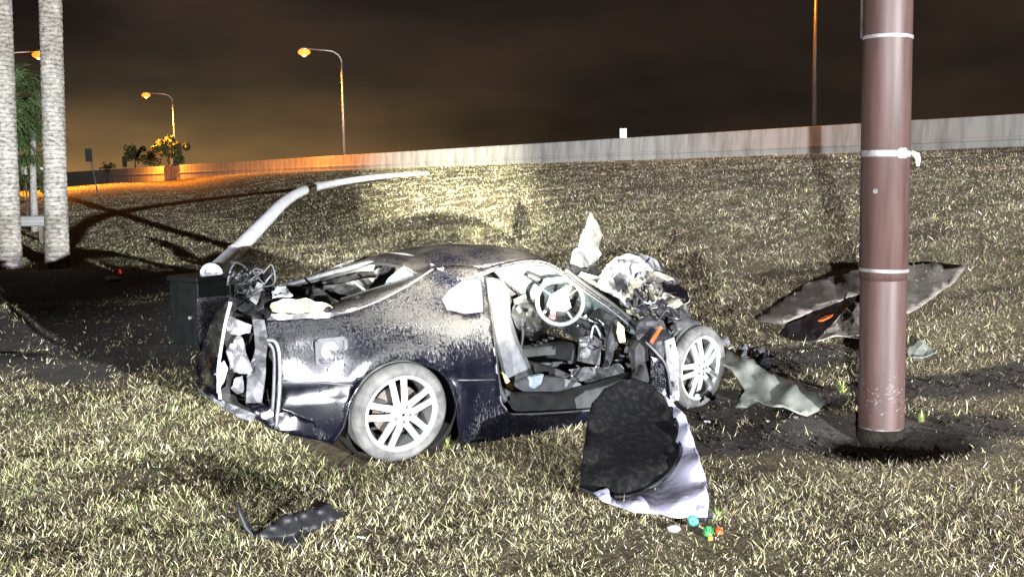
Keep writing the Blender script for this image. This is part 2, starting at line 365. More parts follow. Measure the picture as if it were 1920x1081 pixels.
def pole_mat():
    m = bpy.data.materials.new('brown_pole'); m.use_nodes = True; nt = m.node_tree; b = nt.nodes['Principled BSDF']
    t = N(nt, 'ShaderNodeTexCoord'); sp = N(nt, 'ShaderNodeSeparateXYZ'); nt.links.new(t.outputs['Object'], sp.inputs[0])
    mp = N(nt, 'ShaderNodeMapping'); mp.inputs['Scale'].default_value = (1.4, 1.4, .12); nt.links.new(t.outputs['Object'], mp.inputs[0])
    n = N(nt, 'ShaderNodeTexNoise'); n.inputs['Scale'].default_value = 9; n.inputs['Detail'].default_value = 12; n.inputs['Roughness'].default_value = .7; nt.links.new(mp.outputs[0], n.inputs[0])
    n2 = N(nt, 'ShaderNodeTexNoise'); n2.inputs['Scale'].default_value = 30; n2.inputs['Detail'].default_value = 14; n2.inputs['Roughness'].default_value = .75
    mq = N(nt, 'ShaderNodeMapping'); mq.inputs['Scale'].default_value = (1, 1, 1.8); nt.links.new(t.outputs['Object'], mq.inputs[0]); nt.links.new(mq.outputs[0], n2.inputs[0])
    c = ramp(nt, n.outputs[0], [(.28, (.024, .013, .0115)), (.5, (.046, .026, .023)), (.72, (.062, .037, .033))])
    zone = ramp(nt, sp.outputs[2], [(.20, (0,)*3), (.34, (.14,)*3), (.50, (.15,)*3), (.72, (.02,)*3), (1.0, (0, 0, 0))])   # scrapes where the car struck
    sc = ramp(nt, mth(nt, 'ADD', n2.outputs[0], zone), [(.70, (0,)*3), (.80, (.8,)*3)])
    c = mixc(nt, sc, c, (.22, .195, .19))
    low = ramp(nt, mth(nt, 'ADD', sp.outputs[2], mth(nt, 'MULTIPLY', n.outputs[0], .06)), [(.235, (1,)*3), (.255, (0,)*3)])
    c = mixc(nt, low, c, (.19, .17, .165))
    nt.links.new(c, b.inputs['Base Color']); b.inputs['Roughness'].default_value = .5; b.inputs['Specular IOR Level'].default_value = .25
    MT['pole'] = m
pole_mat()
def grass_mat():
    m = bpy.data.materials.new('grass'); m.use_nodes = True; nt = m.node_tree; b = nt.nodes['Principled BSDF']
    a = N(nt, 'ShaderNodeAttribute', attribute_name='tint'); nt.links.new(a.outputs[0], b.inputs['Base Color']); b.inputs['Roughness'].default_value = .55
    b.inputs['Specular IOR Level'].default_value = .35
    MT['grass'] = m
grass_mat()
def ground_mat():
    m = bpy.data.materials.new('turf_soil'); m.use_nodes = True; nt = m.node_tree; b = nt.nodes['Principled BSDF']
    t = N(nt, 'ShaderNodeTexCoord')
    def noi(s, d=8):
        n = N(nt, 'ShaderNodeTexNoise'); n.inputs['Scale'].default_value = s; n.inputs['Detail'].default_value = d; n.inputs['Roughness'].default_value = .7; nt.links.new(t.outputs['Object'], n.inputs[0]); return n.outputs[0]
    fine = ramp(nt, noi(22), [(.35, (.045, .034, .020)), (.52, (.14, .112, .062)), (.68, (.26, .22, .135))])
    big = ramp(nt, noi(.6, 5), [(.35, (.75, .70, .62)), (.65, (1.05, 1.05, .9))])
    c = mixc(nt, 1.0, fine, big, 'MULTIPLY')
    at_ = N(nt, 'ShaderNodeAttribute', attribute_name='bare'); c = mixc(nt, at_.outputs[2], c, ramp(nt, noi(6), [(.35, (.018, .014, .011)), (.7, (.06, .047, .037))]))
    nt.links.new(c, b.inputs['Base Color']); b.inputs['Roughness'].default_value = .95
    bp = N(nt, 'ShaderNodeBump'); bp.inputs['Strength'].default_value = .8; bp.inputs['Distance'].default_value = .05; nt.links.new(noi(30), bp.inputs['Height']); nt.links.new(bp.outputs[0], b.inputs['Normal'])
    MT['ground'] = m
ground_mat()

# ------------------------------------------------------------------ ground
def bare(X, Y):
    """0 grassy .. 1 bare dark soil, churned near the pole and wreck, painted car shadow at far left"""
    n = (vnoise(X*2.1, Y*2.1, 9)-.5)*.9+(vnoise(X*6, Y*6, 2)-.5)*.5
    b = np.zeros_like(np.asarray(X, float))
    for x, y, rx, ry in ((2.37, 6.55, 1.0, .62), (1.75, 7.6, 1.1, .55), (3.9, 7.7, 1.9, .42), (1.4, 6.55, .55, .35), (-.1, 8.4, 1.6, .7), (2.3, 9.0, .9, .5), (-5.0, 13.0, 3.6, 2.6), (-4.2, 10.2, 1.9, 1.1), (-8.5, 18.0, 4.0, 3.2)):  # far-left ellipses paint the car's shadow on the ground as dark soil
        r = np.hypot((X-x)/rx, (Y-y)/ry)+n*.55; b = np.maximum(b, np.clip((1.15-r)/.35, 0, 1))
    return b
def lin(a, b, n): return list(np.linspace(a, b, n, endpoint=False))
xs = lin(-900, -120, 14)+lin(-120, -30, 24)+lin(-30, -8, 36)+lin(-8, 8, 130)+lin(8, 30, 40)+lin(30, 120, 24)+list(np.linspace(120, 900, 14))
ys = lin(-120, -4, 12)+lin(-4, 2, 10)+lin(2, 12, 90)+lin(12, 32, 50)+lin(32, 120, 60)+lin(120, 320, 36)+list(np.linspace(320, 1600, 16))
GX, GY = np.meshgrid(xs, ys); GZ = hz(GX, GY)
nx, ny = len(xs), len(ys)
fi = [(j*nx+i, j*nx+i+1, (j+1)*nx+i+1, (j+1)*nx+i) for j in range(ny-1) for i in range(nx-1)]
gr = mesh('ground', np.stack([GX.ravel(), GY.ravel(), GZ.ravel()], 1), fi, 'ground', smooth=True); tag(gr, kind='structure')
ba = gr.data.attributes.new('bare', 'FLOAT', 'POINT'); ba.data.foreach_set('value', bare(GX, GY).ravel().astype(np.float32))
# elevated highway carriageway behind the wall
def wall_pt(a, d, z): p = WP+WD*a-WN*d; return (p[0], p[1], z)
rd = mesh('highway_road', [wall_pt(-60, .6, 3.02), wall_pt(260, .6, 3.02), wall_pt(260, 13.5, 3.02), wall_pt(-60, 13.5, 3.02)], [(0, 1, 2, 3)], 'asphalt', thick=.25); tag(rd, kind='structure')

# ------------------------------------------------------------------ highway wall in panels
PL = 10.4
wall = empty('barrier_wall', wall_pt(0, 0, 0), 0, 'long pale concrete highway barrier wall along the top of the grass bank', 'wall')
prof = [(-.02, 1.40), (-.02, 2.98), (-.07, 3.02), (-.07, 3.12), (-.03, 3.16), (.02, 3.95), (.06, 3.98), (.24, 3.98), (.28, 3.95), (.28, 1.40)]
def panel_mesh(L, prof, z0=0):
    V = []; m = len(prof)
    for a in (0.012, L-.012):
        for d, z in prof:
            p = WD*a-WN*d; V.append((p[0], p[1], z+z0))
    Fc = [(i, (i+1) % m, m+(i+1) % m, m+i) for i in range(m)]+[tuple(range(m))[::-1], tuple(range(m, 2*m))]
    return V, Fc
V, Fc = panel_mesh(PL, prof); p0 = mesh('panel', V, Fc, 'concrete', wall, bevel=.015)
first = True
a0 = -6.4-PL*3
for k in range(26):
    o = p0 if k == 0 else link(p0.copy(), wall)
    a = a0+PL*k; o.location = (WD[0]*a, WD[1]*a, random.uniform(-.008, .008))
# ribbed retaining panels below, where the bank falls away
V = []; Fc = []
rp = MB()
rp.add(*panel_mesh(PL, [(.0, -.6), (.0, 1.398), (.2, 1.398), (.2, -.6)]))
for i in range(13):
    a = .35+i*.8
    V, Fq = panel_mesh(.4, [(-.06, -.6), (-.06, 1.30), (-.002, 1.36), (-.002, -.6)]); rp.add([(x+WD[0]*a, y+WD[1]*a, z) for x, y, z in V], Fq)
r0 = rp.build('retaining_panel', 'concrete_dark', wall)
for j, k in enumerate(range(7, 26)):
    o = r0 if j == 0 else link(r0.copy(), wall); a = a0+PL*k; o.location = (WD[0]*a, WD[1]*a, 0)
mk = at(1165, 250, 57.4)
mb = MB().box((-.19, -.05, 0), (.19, .05, .52)).box((-.16, -.06, .36), (.16, -.052, .46)); mko = mb.build('barrier_marker', 'label_white'); mko.location = (mk[0]+.12, mk[1]+.15, 3.975); tag(mko, 'small white marker plate standing on top of the highway wall', 'marker')

# ------------------------------------------------------------------ street lamps
def street_lamp(base, top, arm_to, label, head_to=None, power=5200, group='sodium street lamps'):
    b = Vector(base); t = empty('street_lamp', b, 0, label, 'street lamp', group)
    h = top-b.z; ax = Vector((arm_to[0]-b.x, arm_to[1]-b.y, 0)); L = ax.length; ax.normalize()
    MB().tube([(0, 0, 0), (0, 0, h*.5), (0, 0, h-1.1)], [.13, .105, .085], 10).build('pole', 'galv', t, smooth=True)
    MB().tube([(0, 0, 0), (0, 0, .35)], [.2, .17], 10).build('base', 'galv', t, smooth=True)
    P = [(0, 0, h-1.1)]
    for k in range(1, 9):
        a = math.pi/2*k/8; P.append(tuple(ax*(1.2*(1-math.cos(a)))+Vector((0, 0, h-1.1+1.0*math.sin(a)))))
    P.append(tuple(ax*(L-.35)+Vector((0, 0, h+.02))))
    MB().tube(P, [.085]+[.07]*8+[.045], 8).build('arm', 'galv', t, smooth=True)
    hd = MB(); M = Matrix.Translation(ax*L+Vector((0, 0, h)))
    hd.lathe([(.01, .17), (.14, .15), (.24, .06), (.26, -.02), (.24, -.05)], 14, M @ Matrix.Diagonal((1.5, 1.0, 1, 1))); hd.build('lamp_head', 'galv', t, smooth=True)
    le = MB().lathe([(.30, -.05), (.42, -.18), (.42, -.36), (.26, -.52), (.01, -.57)], 14, M @ Matrix.Diagonal((1.25, 1.0, 1, 1))); le.build('lens', 'lens', t, smooth=True)
    MB().lathe([(.01, .2), (.16, .12), (.2, 0), (.16, -.12), (.01, -.2)], 14, M @ Matrix.Translation((0, 0, -.46))).build('bulb', 'bulb', t, smooth=True)
    l = bpy.data.lights.new('sodium_bulb', 'SPOT'); l.spot_size = math.radians(168); l.spot_blend = 1.0; l.energy = power; l.color = (1, .29, .025); l.shadow_soft_size = .22
    lo = bpy.data.objects.new('sodium_bulb', l); link(lo, t); lo.location = ax*L+Vector((0, 0, h-.95))
    return t
def wall_a(px):     # along-wall parameter under a pixel column
    d = ray(px, 320); d2 = d[:2]; A = np.array([[d2[0], -WD[0]], [d2[1], -WD[1]]]); k = np.linalg.solve(A, WP); return float(k[1])
for px, lab, pw in ((632, 'tall sodium street lamp with curved arm rising behind the middle of the pale wall', 20000), (319, 'farther sodium street lamp with curved arm beside the orange-lit tree', 85000), (1505, 'street lamp pole behind the wall beside the thick brown pole, its lamp above the frame', 2500)):
    a = wall_a(px); p = WP+WD*a-WN*.75; q = p+np.array([-3.05, -.75])
    street_lamp((p[0], p[1], 3.02), 13.0, q, lab, power=pw)
p = at(2, 340, 86); q = at(72, 97, 86)
street_lamp((p[0]-.3, p[1], g(p[0], p[1])-.05), float(q[2]), q[:2], 'sodium street lamp on a straight arm glimpsed between the two palm trunks', power=120000)

# ------------------------------------------------------------------ palms and far trees
def palm_trunk(px0, py0, px1, wpx, Hh, label):
    b = hit(px0, py0); Y = b[1]; tp = at(px1, 0, Y+.2); t = empty('palm_tree', (b[0], b[1], b[2]-.03), 0, label, 'palm tree', 'tall palm trunks')
    r = wpx/F*Y/2; lean = (tp-b)/(tp[2]-b[2])
    def ring(z0, z1, n, name, mat, rr):
        V = []; k = 40
        for i in range(n+1):
            z = z0+(z1-z0)*i/n
            q = r*rr(z)
            for j in range(k):
                a = 2*math.pi*j/k; d = q*(1+.035*mnoise.noise(Vector((math.cos(a)*3, math.sin(a)*3, z*5+px0)))+.02*math.sin(z*48+mnoise.noise(Vector((math.cos(a), math.sin(a), z)))*5))
                V.append((lean[0]*z+d*math.cos(a), lean[1]*z+d*math.sin(a), z))
        Fc = [(i*k+j, i*k+(j+1) % k, (i+1)*k+(j+1) % k, (i+1)*k+j) for i in range(n) for j in range(k)]
        return mesh(name, V, Fc, mat, t, smooth=True)
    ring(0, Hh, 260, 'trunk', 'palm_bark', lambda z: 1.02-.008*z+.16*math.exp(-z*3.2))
    for k in range(14):    # old frond stubs left on the bark
        z = random.uniform(1, 6); a = random.uniform(-2.8, -.3); rr = r*.99
        MB().tube([(lean[0]*z+rr*math.cos(a), lean[1]*z+rr*math.sin(a), z), (lean[0]*z+(rr+.05)*math.cos(a), lean[1]*z+(rr+.05)*math.sin(a), z+.03)], [.035, .02], 6).build('frond_stub', 'bark', t)
    # crown above the frame
    fan_crown(t, (lean[0]*Hh, lean[1]*Hh, Hh), 1.5, 26)
    return t
def fan_crown(t, c, R, n, mat='frond', droop=.5):
    mb = MB(); c = Vector(c)
    for i in range(n):
        az = 2.4*i; elv = math.radians(random.uniform(-45, 75)); d = Vector((math.cos(az)*math.cos(elv), math.sin(az)*math.cos(elv), math.sin(elv)))
        st = R*random.uniform(.45, .65); hub = c+d*st
        mb.tube([c, c+d*st*.5+Vector((0, 0, .05)), hub], [.02, .015, .01], 4)
        sd = d.cross(Vector((0, 0, 1))); sd = sd.normalized() if sd.length > .1 else Vector((1, 0, 0)); nu = sd.cross(d)
        for j in range(13):
            a = math.radians(-100+200*j/12); dr = d*math.cos(a)+sd*math.sin(a); L = R*random.uniform(.42, .6)
            w_ = Vector(dr.cross(nu)).normalized()*.022*R
            mid = hub+dr*L*.55+nu*.03; tip = hub+dr*L-Vector((0, 0, droop*L*.5))
            mb.add([hub, mid-w_, mid+w_, tip], [(0, 1, 2), (1, 3, 2)])
    mb.build('crown', mat, t)
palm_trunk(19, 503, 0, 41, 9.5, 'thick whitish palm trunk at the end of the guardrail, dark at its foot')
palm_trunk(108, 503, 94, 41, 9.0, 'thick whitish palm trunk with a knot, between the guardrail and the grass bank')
for px, py, pc, Y, R, hgt, lab in ((66, 436, 62, 37, 1.35, 235, 'smaller green fan palm with slim trunk behind the guardrail'), (22, 430, 14, 33, 1.5, 190, 'leafy green fan palm beyond the pair of palm trunks')):
    b = at(px, py, Y); c = at(pc, hgt, Y+.2); z0 = g(b[0], b[1])-.03
    t = empty('fan_palm', (b[0], b[1], z0), 0, lab, 'palm tree', 'fan palms by the guardrail')
    cz = c-np.array([b[0], b[1], z0])
    MB().tube([(0, 0, 0), (cz[0]*.3, cz[1]*.3, cz[2]*.5), tuple(cz)], [.14, .115, .10], 10).build('trunk', 'bark', t, smooth=True)
    fan_crown(t, cz, R, 34)
    fan_crown(t, cz+np.array([-.2, .1, -.9]), R*.85, 26)
def leaf_tree(px, py, Y, R, base_z, label, n=900, name='broadleaf_tree', mat='leaf'):
    c = at(px, py, Y); t = empty(name, (c[0], c[1], base_z), 0, label, 'tree', 'trees beyond the highway')
    hc = c[2]-base_z; mb = MB()
    MB().tube([(0, 0, 0), (.05, 0, hc*.5), (0, 0, hc)], [R*.12, R*.09, R*.04], 7).build('trunk', 'wood', t)
    clumps = [(Vector((random.gauss(0, .42), random.gauss(0, .42), random.gauss(0, .38)))*R, random.uniform(.2, .42)*R) for _ in range(30)]
    for i in range(n):
        q, rr = random.choice(clumps); v = Vector((random.gauss(0, 1), random.gauss(0, 1), random.gauss(0, 1))).normalized()*rr*random.uniform(.6, 1.05)+q+Vector((0, 0, hc))
        a = Vector((random.gauss(0, 1), random.gauss(0, 1), random.gauss(0, 1))).normalized()*R*.13; b = a.cross(Vector((random.gauss(0, 1), random.gauss(0, 1), random.gauss(0, 1)))).normalized()*R*.09
        mb.add([v-a, v+b, v+a, v-b], [(0, 1, 2, 3)])
    mb.build('crown', mat, t); return t
leaf_tree(322, 281, 128, 1.75, 3.0, 'round-crowned tree lit orange by the street lamp beyond the wall', 4200)
leaf_tree(281, 297, 150, 1.3, 2.5, 'small dark bush-like tree beside the orange-lit tree', 700)
leaf_tree(252, 289, 160, 1.5, 2.2, 'dark round tree silhouette left of the orange-lit tree', 700)
leaf_tree(204, 312, 170, 1.0, 2.2, 'low dark shrub just showing over the wall top', 400)
leaf_tree(55, 335, 70, 1.5, .0, 'dark shrub behind the guardrail and palms', 900)

# signs near the far wall
def sign(px, ptop, pbot, Y, wpx, hpx, lab, mat, name='road_sign', lean=0.0):
    c = at(px, ptop, Y); z0 = g(c[0], c[1])-.05; t = empty(name, (c[0]+lean, c[1], z0), 0, lab, 'sign')
    h = c[2]-z0; W = wpx/F*Y; HH = hpx/F*Y
    MB().tube([(0, 0, 0), (-lean*.3, 0, h*.4), (-lean, 0, h+HH*.4)], .045, 8).build('post', 'dark_metal', t)
    MB().box((-lean-W/2, -.06, h-HH/2), (-lean+W/2, -.046, h+HH/2)).build('plate', mat, t, bevel=.004)
    MB().box((-lean-W*.4, -.044, h-.03), (-lean+W*.4, -.02, h+.03)).build('bracket', 'galv', t)
    return t
sign(167, 291, 355, 62, 13, 24, 'dark back of a tall road sign on a bent post before the orange wall', 'dark_metal', lean=.42)
sign(234, 303, 316, 118, 9, 20, 'small dark sign silhouette showing above the orange wall', 'dark_metal')
sign(47, 320, 350, 48, 11, 14, 'small pale sign on a post between the palm trunks', 'label_white')
a = wall_a(324); pw = WP+WD*a+WN*.12
mb = MB().box((-.45, -.03, -.5), (.45, .03, .5)); o = mb.build('wall_sign', 'label_white', bevel=.01); z_ = at(324, 301, pw[1])[2]; o.location = (pw[0], pw[1], z_); o.rotation_euler = (0, 0, math.atan2(WD[1], WD[0])); tag(o, 'small white plate fixed to the wall top below the farther lamp', 'sign')

# guardrail between the palm trunks
gl, gq = at(-70, 416, 31), at(98, 414, 31); z0 = g(gq[0], gq[1])
gt = empty('guardrail', (gl[0], gl[1], z0), math.atan2(gq[1]-gl[1], gq[0]-gl[0]), 'galvanised guardrail with wavy beam running behind the palm trunks', 'guardrail')
L = float(np.hypot(*(gq-gl)[:2])); gh = gq[2]-z0
pr = [(0, .16), (-.06, .13), (-.06, .08), (0, .03), (0, -.03), (-.06, -.08), (-.06, -.13), (0, -.16)]
V = [(x, y, gh+z) for x in (0, L) for y, z in pr]; m = len(pr)
mesh('beam', V, [(i, i+1, m+i+1, m+i) for i in range(m-1)], 'galv', gt, thick=.008, smooth=False)
for x in (.4, 1.55, 2.35):
    MB().box((x-.05, .02, -.05), (x+.05, .12, gh+.14)).build('post', 'wood', gt)

# ------------------------------------------------------------------ fallen lamp pole and cabinet
pts = [(398, 513, 11.3), (450, 463, 12.6), (500, 412, 14.2), (532, 380, 15.6), (565, 359.5, 17.2), (605, 348, 19.2), (660, 338, 22), (720, 330.5, 25.5), (770, 326.5, 28.5), (806, 325, 31)]
P = []
for x, y, Y in pts:
    p = at(x, y, Y); z = g(p[0], p[1]); p[2] = max(p[2], z+.06); P.append(p)
o0 = P[0]; fp = empty('fallen_lamp_pole', (o0[0], o0[1], g(o0[0], o0[1])), 0, 'white aluminium lamp pole knocked down and bent across the grass bank', 'lamp pole')
rel = [p-np.array(fp.location) for p in P]
from math import comb
def smooth_path(Q, n):
    Q = [Vector(q) for q in Q]; out = []
    for i in range(len(Q)-1):
        p0_, p1_, p2_, p3_ = Q[max(i-1, 0)], Q[i], Q[i+1], Q[min(i+2, len(Q)-1)]
        for k in range(n):
            t = k/n; out.append(.5*((2*p1_)+(p2_-p0_)*t+(2*p0_-5*p1_+4*p2_-p3_)*t*t+(3*p1_-p0_-3*p2_+p3_)*t**3))
    return out+[Q[-1]]
sp_ = smooth_path(rel, 5); n_ = len(sp_)
MB().tube(sp_, [.098-.048*i/(n_-1) for i in range(n_)], 14).build('pole', 'alum_white', fp, smooth=True)
MB().lathe([(.085, -.03), (.13, -.03), (.13, .0), (.10, .01), (.085, .06)], 16, Matrix.Translation(sp_[0]) @ (Vector(sp_[1])-Vector(sp_[0])).to_track_quat('Z', 'Y').to_matrix().to_4x4()).build('flange', 'galv', fp)
MB().lathe([(.100, -.05), (.104, .0), (.100, .05)], 14, Matrix.Translation(sp_[4]) @ (Vector(sp_[5])-Vector(sp_[3])).to_track_quat('Z', 'Y').to_matrix().to_4x4()).build('hand_hole_band', 'alum_white', fp)
p = hit(604, 346); hd = MB().lathe([(.01, .09), (.12, .08), (.2, .03), (.21, -.02), (.02, -.06)], 12, Matrix.Diagonal((2.0, .8, 1, 1))); o = hd.build('broken_lamp_head', 'alum_white', smooth=True); o.location = (p[0], p[1], p[2]+.05); tag(o, 'white lamp head broken off beside the bend of the fallen pole', 'lamp head')

b = at(380, 640, 11.2); z0 = g(-3.6, 11.2)
cb = empty('utility_cabinet', (-3.42, 11.05, z0-.03), math.radians(-33), 'dark green utility cabinet with white label behind the wrecked car', 'cabinet')
cw_, cdp, ch = .46, .44, .80
MB().box((-cw_/2, -cdp/2, 0), (cw_/2, cdp/2, ch-.06)).build('body', 'cabinet', cb, bevel=.012)
MB().box((-cw_/2-.02, -cdp/2-.02, ch-.058), (cw_/2+.02, cdp/2+.02, ch)).build('lid', 'cabinet', cb, bevel=.012)
MB().box((-cw_/2-.006, -.02, .40), (-cw_/2-.001, .13, .64)).build('label_plate', 'label_white', cb)
for z in (.44, .505, .57): MB().box((-cw_/2-.009, .02, z), (-cw_/2-.0065, .10, z+.025)).build('label_mark', 'ink', cb)
MB().box((-.17, -cdp/2-.008, .06), (.17, -cdp/2-.001, .66)).build('door_panel', 'cabinet', cb, bevel=.003)
MB().tube([(.11, -cdp/2-.012, .36), (.11, -cdp/2-.035, .36)], .018, 8).build('lock', 'galv', cb)

# ------------------------------------------------------------------ brown pole
pb = hit(1652, 832); pz = g(pb[0], pb[1])-.12
pt = at(1666, 0, pb[1]); ln = (pt-pb)/(pt[2]-pb[2])
pole = empty('brown_pole', (pb[0]+.035, pb[1]+.1, pz), 0, 'thick brown round steel pole with white straps standing in churned soil', 'pole')
def ax(z): return Vector((ln[0]*z, ln[1]*z, z))
rr = .150
def zpix(py):
    d = ray(1655, py); k = (pb[1])/d[1]; return float((CAM+d*k)[2]-pz)
zj = zpix(518)
MB().tube([ax(.16), ax(zj*.5), ax(zj)], rr*.985, 40, cap=False).build('lower_tube', 'pole', pole, smooth=True)
MB().tube([ax(zj-.03), ax(zj), ax(zj+.004), ax(3), ax(9)], [rr*.99, rr*1.0, rr*1.03, rr*1.02, rr*.9], 40).build('upper_tube', 'pole', pole, smooth=True)
MB().tube([ax(-.1), ax(.13), ax(.215), ax(.22)], [rr*1.12, rr*1.06, rr*1.03, rr*.9], 32).build('base_collar', 'soil_dark', pole, smooth=True)
for py, hh, mat_ in ((68, .012, 'strap'), (288, .021, 'strap'), (508, .012, 'strap')):
    z = zpix(py)
    P = []; 
    MB().lathe([(rr*1.03, -hh), (rr*1.055, -hh*.8), (rr*1.055, hh*.8), (rr*1.03, hh)], 36, Matrix.Translation(ax(z)) @ Matrix.Rotation(math.radians(1.2), 4, 'Y')).build('strap', mat_, pole, smooth=True)
z = zpix(288); MB().box((-.025, -.008, -.032), (.025, .004, .032), Matrix.Translation(ax(z)+Vector((.05, -rr*1.04, 0)))).build('strap_buckle', 'galv', pole, bevel=.004)
z = zpix(292)
MB().tube([ax(z)+Vector((rr*.9, -.09, .02)), ax(z)+Vector((rr*1.1, -.10, .0)), ax(z)+Vector((rr*1.16, -.10, -.03)), ax(z)+Vector((rr*1.12, -.11, -.07))], [.012, .02, .016, .008], 7).build('strap_knot', 'strap_yellow', pole)
MB().tube([ax(zpix(66))+Vector((-rr*1.03, .04, 0)), ax(6)+Vector((-rr*1.03, .04, 0))], .009, 7).build('conduit', 'dark_metal', pole)
dcam = Vector((-pb[0]-.25, -pb[1], 0)).normalized()
MB().tube([ax(zpix(358))+dcam*(rr*1.01)+Vector((-.055, 0, 0)), ax(zpix(358))+dcam*(rr*1.045)+Vector((-.055, 0, 0))], .016, 10).build('bolt', 'dark_metal', pole)

# ------------------------------------------------------------------ the wrecked car
ct = empty('wrecked_car', CO, HD, 'wrecked dark navy coupe with mud-spattered side, doorless and crushed at both ends', 'car')
quarter = [(498, 597), (560, 594), (616, 590), (671, 579), (736, 551), (780, 526), (812, 504), (850, 499), (880, 500), (903, 503), (910, 513), (915, 560), (919, 592), (925, 640), (930, 690), (938, 748), (946, 764), (960, 777), (1040, 774), (1112, 769), (1200, 763), (1200, 798), (1112, 805), (980, 820), (862, 831),
           (859, 795), (852, 745), (832, 702), (795, 682), (745, 677), (697, 697), (660, 742), (643, 800), (622, 830), (560, 817), (519, 806), (521, 740), (519, 700), (508, 655), (498, 641)]
qwin = [(828, 562), (842, 542), (868, 526), (896, 518), (903, 524), (907, 585), (870, 589), (838, 581)]
def dent(s, z):
    return .012*mnoise.noise(Vector((s*3, z*3, 1)))+.02*math.exp(-((s+.55)/.16)**2-((z-.72)/.1)**2)
fuel_c = side(622, 659)
qp = side_panel('quarter_panel', quarter, [qwin], 'paint', ct, step=.045, dent=dent)
side_panel('quarter_window', [(828, 562), (842, 542), (868, 526), (896, 518), (903, 524), (907, 585), (870, 589), (838, 581)], [], 'glass_dirty', qp, step=.06, thick=.005, off=.008)
# sculpted wheel-arch lip
arch = [(862, 828), (859, 795), (852, 745), (832, 702), (795, 682), (745, 677), (697, 697), (660, 742), (644, 798), (623, 829)]
P = [(s, side_t(s, z)-.006, z) for s, z in [side(*p) for p in arch]]
MB().tube(smooth_path(P, 4), .011, 6).build('arch_lip', 'paint', ct, smooth=True)
# scuffed white door-sill edge
P = [(s, side_t(s, z)-.002, z) for s, z in [side(*p) for p in ((925, 650), (931, 695), (938, 748), (947, 764), (962, 776), (1040, 773), (1112, 768), (1196, 762))]]
MB().tube(smooth_path(P, 4), .0075, 6).build('sill_trim', 'chrome', ct, smooth=True)
# hatch shut-line bead
P = [(s, side_t(s, z)-.002, z) for s, z in [side(*p) for p in ((500, 597), (560, 594), (616, 590), (671, 579), (736, 551), (780, 526), (812, 504))]]
MB().tube(smooth_path(P, 4), .009, 6).build('hatch_seam', 'grey_panel', ct, smooth=True)
# body crease trim
P = [(s, side_t(s, z)-.003, z) for s, z in [side(*p) for p in ((530, 713), (580, 715), (640, 720), (662, 722))]]
MB().tube(smooth_path(P, 3), .006, 6).build('crease_trim', 'grey_panel', ct, smooth=True)
P = [(s, side_t(s, z)-.001, z) for s, z in [side(*p) for p in ((858, 712), (890, 712), (928, 711))]]
MB().tube(P, .005, 6).build('crease_trim', 'grey_panel', ct, smooth=True)
# fuel filler
fs, fz = fuel_c; ft_ = side_t(fs, fz)+dent(fs, fz)
def rrect(w_, h_, r, n=5):
    out = []
    for cx, cy, a0_ in ((w_-r, h_-r, 0), (-w_+r, h_-r, 90), (-w_+r, -h_+r, 180), (w_-r, -h_+r, 270)):
        for k in range(n): a = math.radians(a0_+90*k/(n-1)); out.append((cx+r*math.cos(a), cy+r*math.sin(a)))
    return out
oo = rrect(.105, .088, .03); ii = rrect(.085, .07, .025)
V = [(fs+x, ft_-.022, fz+y) for x, y in oo]+[(fs+x, ft_-.022, fz+y) for x, y in ii]+[(fs+x*.96, ft_-.006, fz+y*.96) for x, y in ii]; n = len(oo)
ff = mesh('fuel_flap', V, [(i, (i+1) % n, n+(i+1) % n, n+i) for i in range(n)]+[(n+i, n+(i+1) % n, 2*n+(i+1) % n, 2*n+i) for i in range(n)]+[tuple(range(2*n, 3*n))], 'grey_panel', ct, thick=.004)
Mx = Matrix.Translation((fs, ft_-.008, fz)) @ Matrix.Rotation(math.radians(90), 4, 'X')
MB().lathe([(.062, 0), (.062, .012), (.052, .014), (.05, .004), (.036, .004), (.034, .016), (.01, .018)], 20, Mx).build('fuel_cap', 'chrome', ff, smooth=False)
MB().box((fs-.03, ft_-.034, fz-.006), (fs+.03, ft_-.022, fz+.006), Matrix.Translation((fs, ft_, fz)) @ Matrix.Rotation(.7, 4, 'Y') @ Matrix.Translation((-fs, -ft_, -fz))).build('cap_grip', 'dark_metal', ff)
for dx, dz in ((-.092, -.074), (.092, -.074), (.092, .074), (-.092, .074)):
    MB().tube([(fs+dx, ft_-.024, fz+dz), (fs+dx, ft_-.03, fz+dz)], .006, 8).build('screw', 'dark_metal', ff)

# rest of the shell: far side, floor, wheel houses
far = [(-.90, .95), (-.49, .955), (-.28, .975), (-.03, 1.055), (.25, 1.17), (.5, 1.2), (.66, 1.17), (.70, .86), (.73, .3), (.82, .15), (2.15, .12), (2.15, .04), (.4, .02), (.36, .25), (.30, .5), (.1, .62), (-.12, .62), (-.3, .5), (-.4, .25), (-.5, .16), (-.86, .27)]
side_panel('far_quarter_panel', far, [], 'paint', ct, step=.07, mirror=True, pix=False)
side_panel('far_door', [(.74, .16), (2.05, .12), (2.08, .80), (1.9, .86), (.72, .86)], [], 'grey_inner', ct, step=.09, mirror=True, pix=False, thick=.05)
MB().box((-.42, .42, .16), (2.2, 1.4, .19)).build('floor_pan', 'underbody', ct)
for sgn, t0 in ((1, .06), (-1, 1.74)):
    Mx = Matrix.Translation((0, t0, .31)) @ Matrix.Rotation(math.radians(-90*sgn), 4, 'X')
    MB().lathe([(.40, 0), (.40, .30), (.02, .30)], 24, Mx).build('wheel_house', 'underbody', ct, smooth=True)

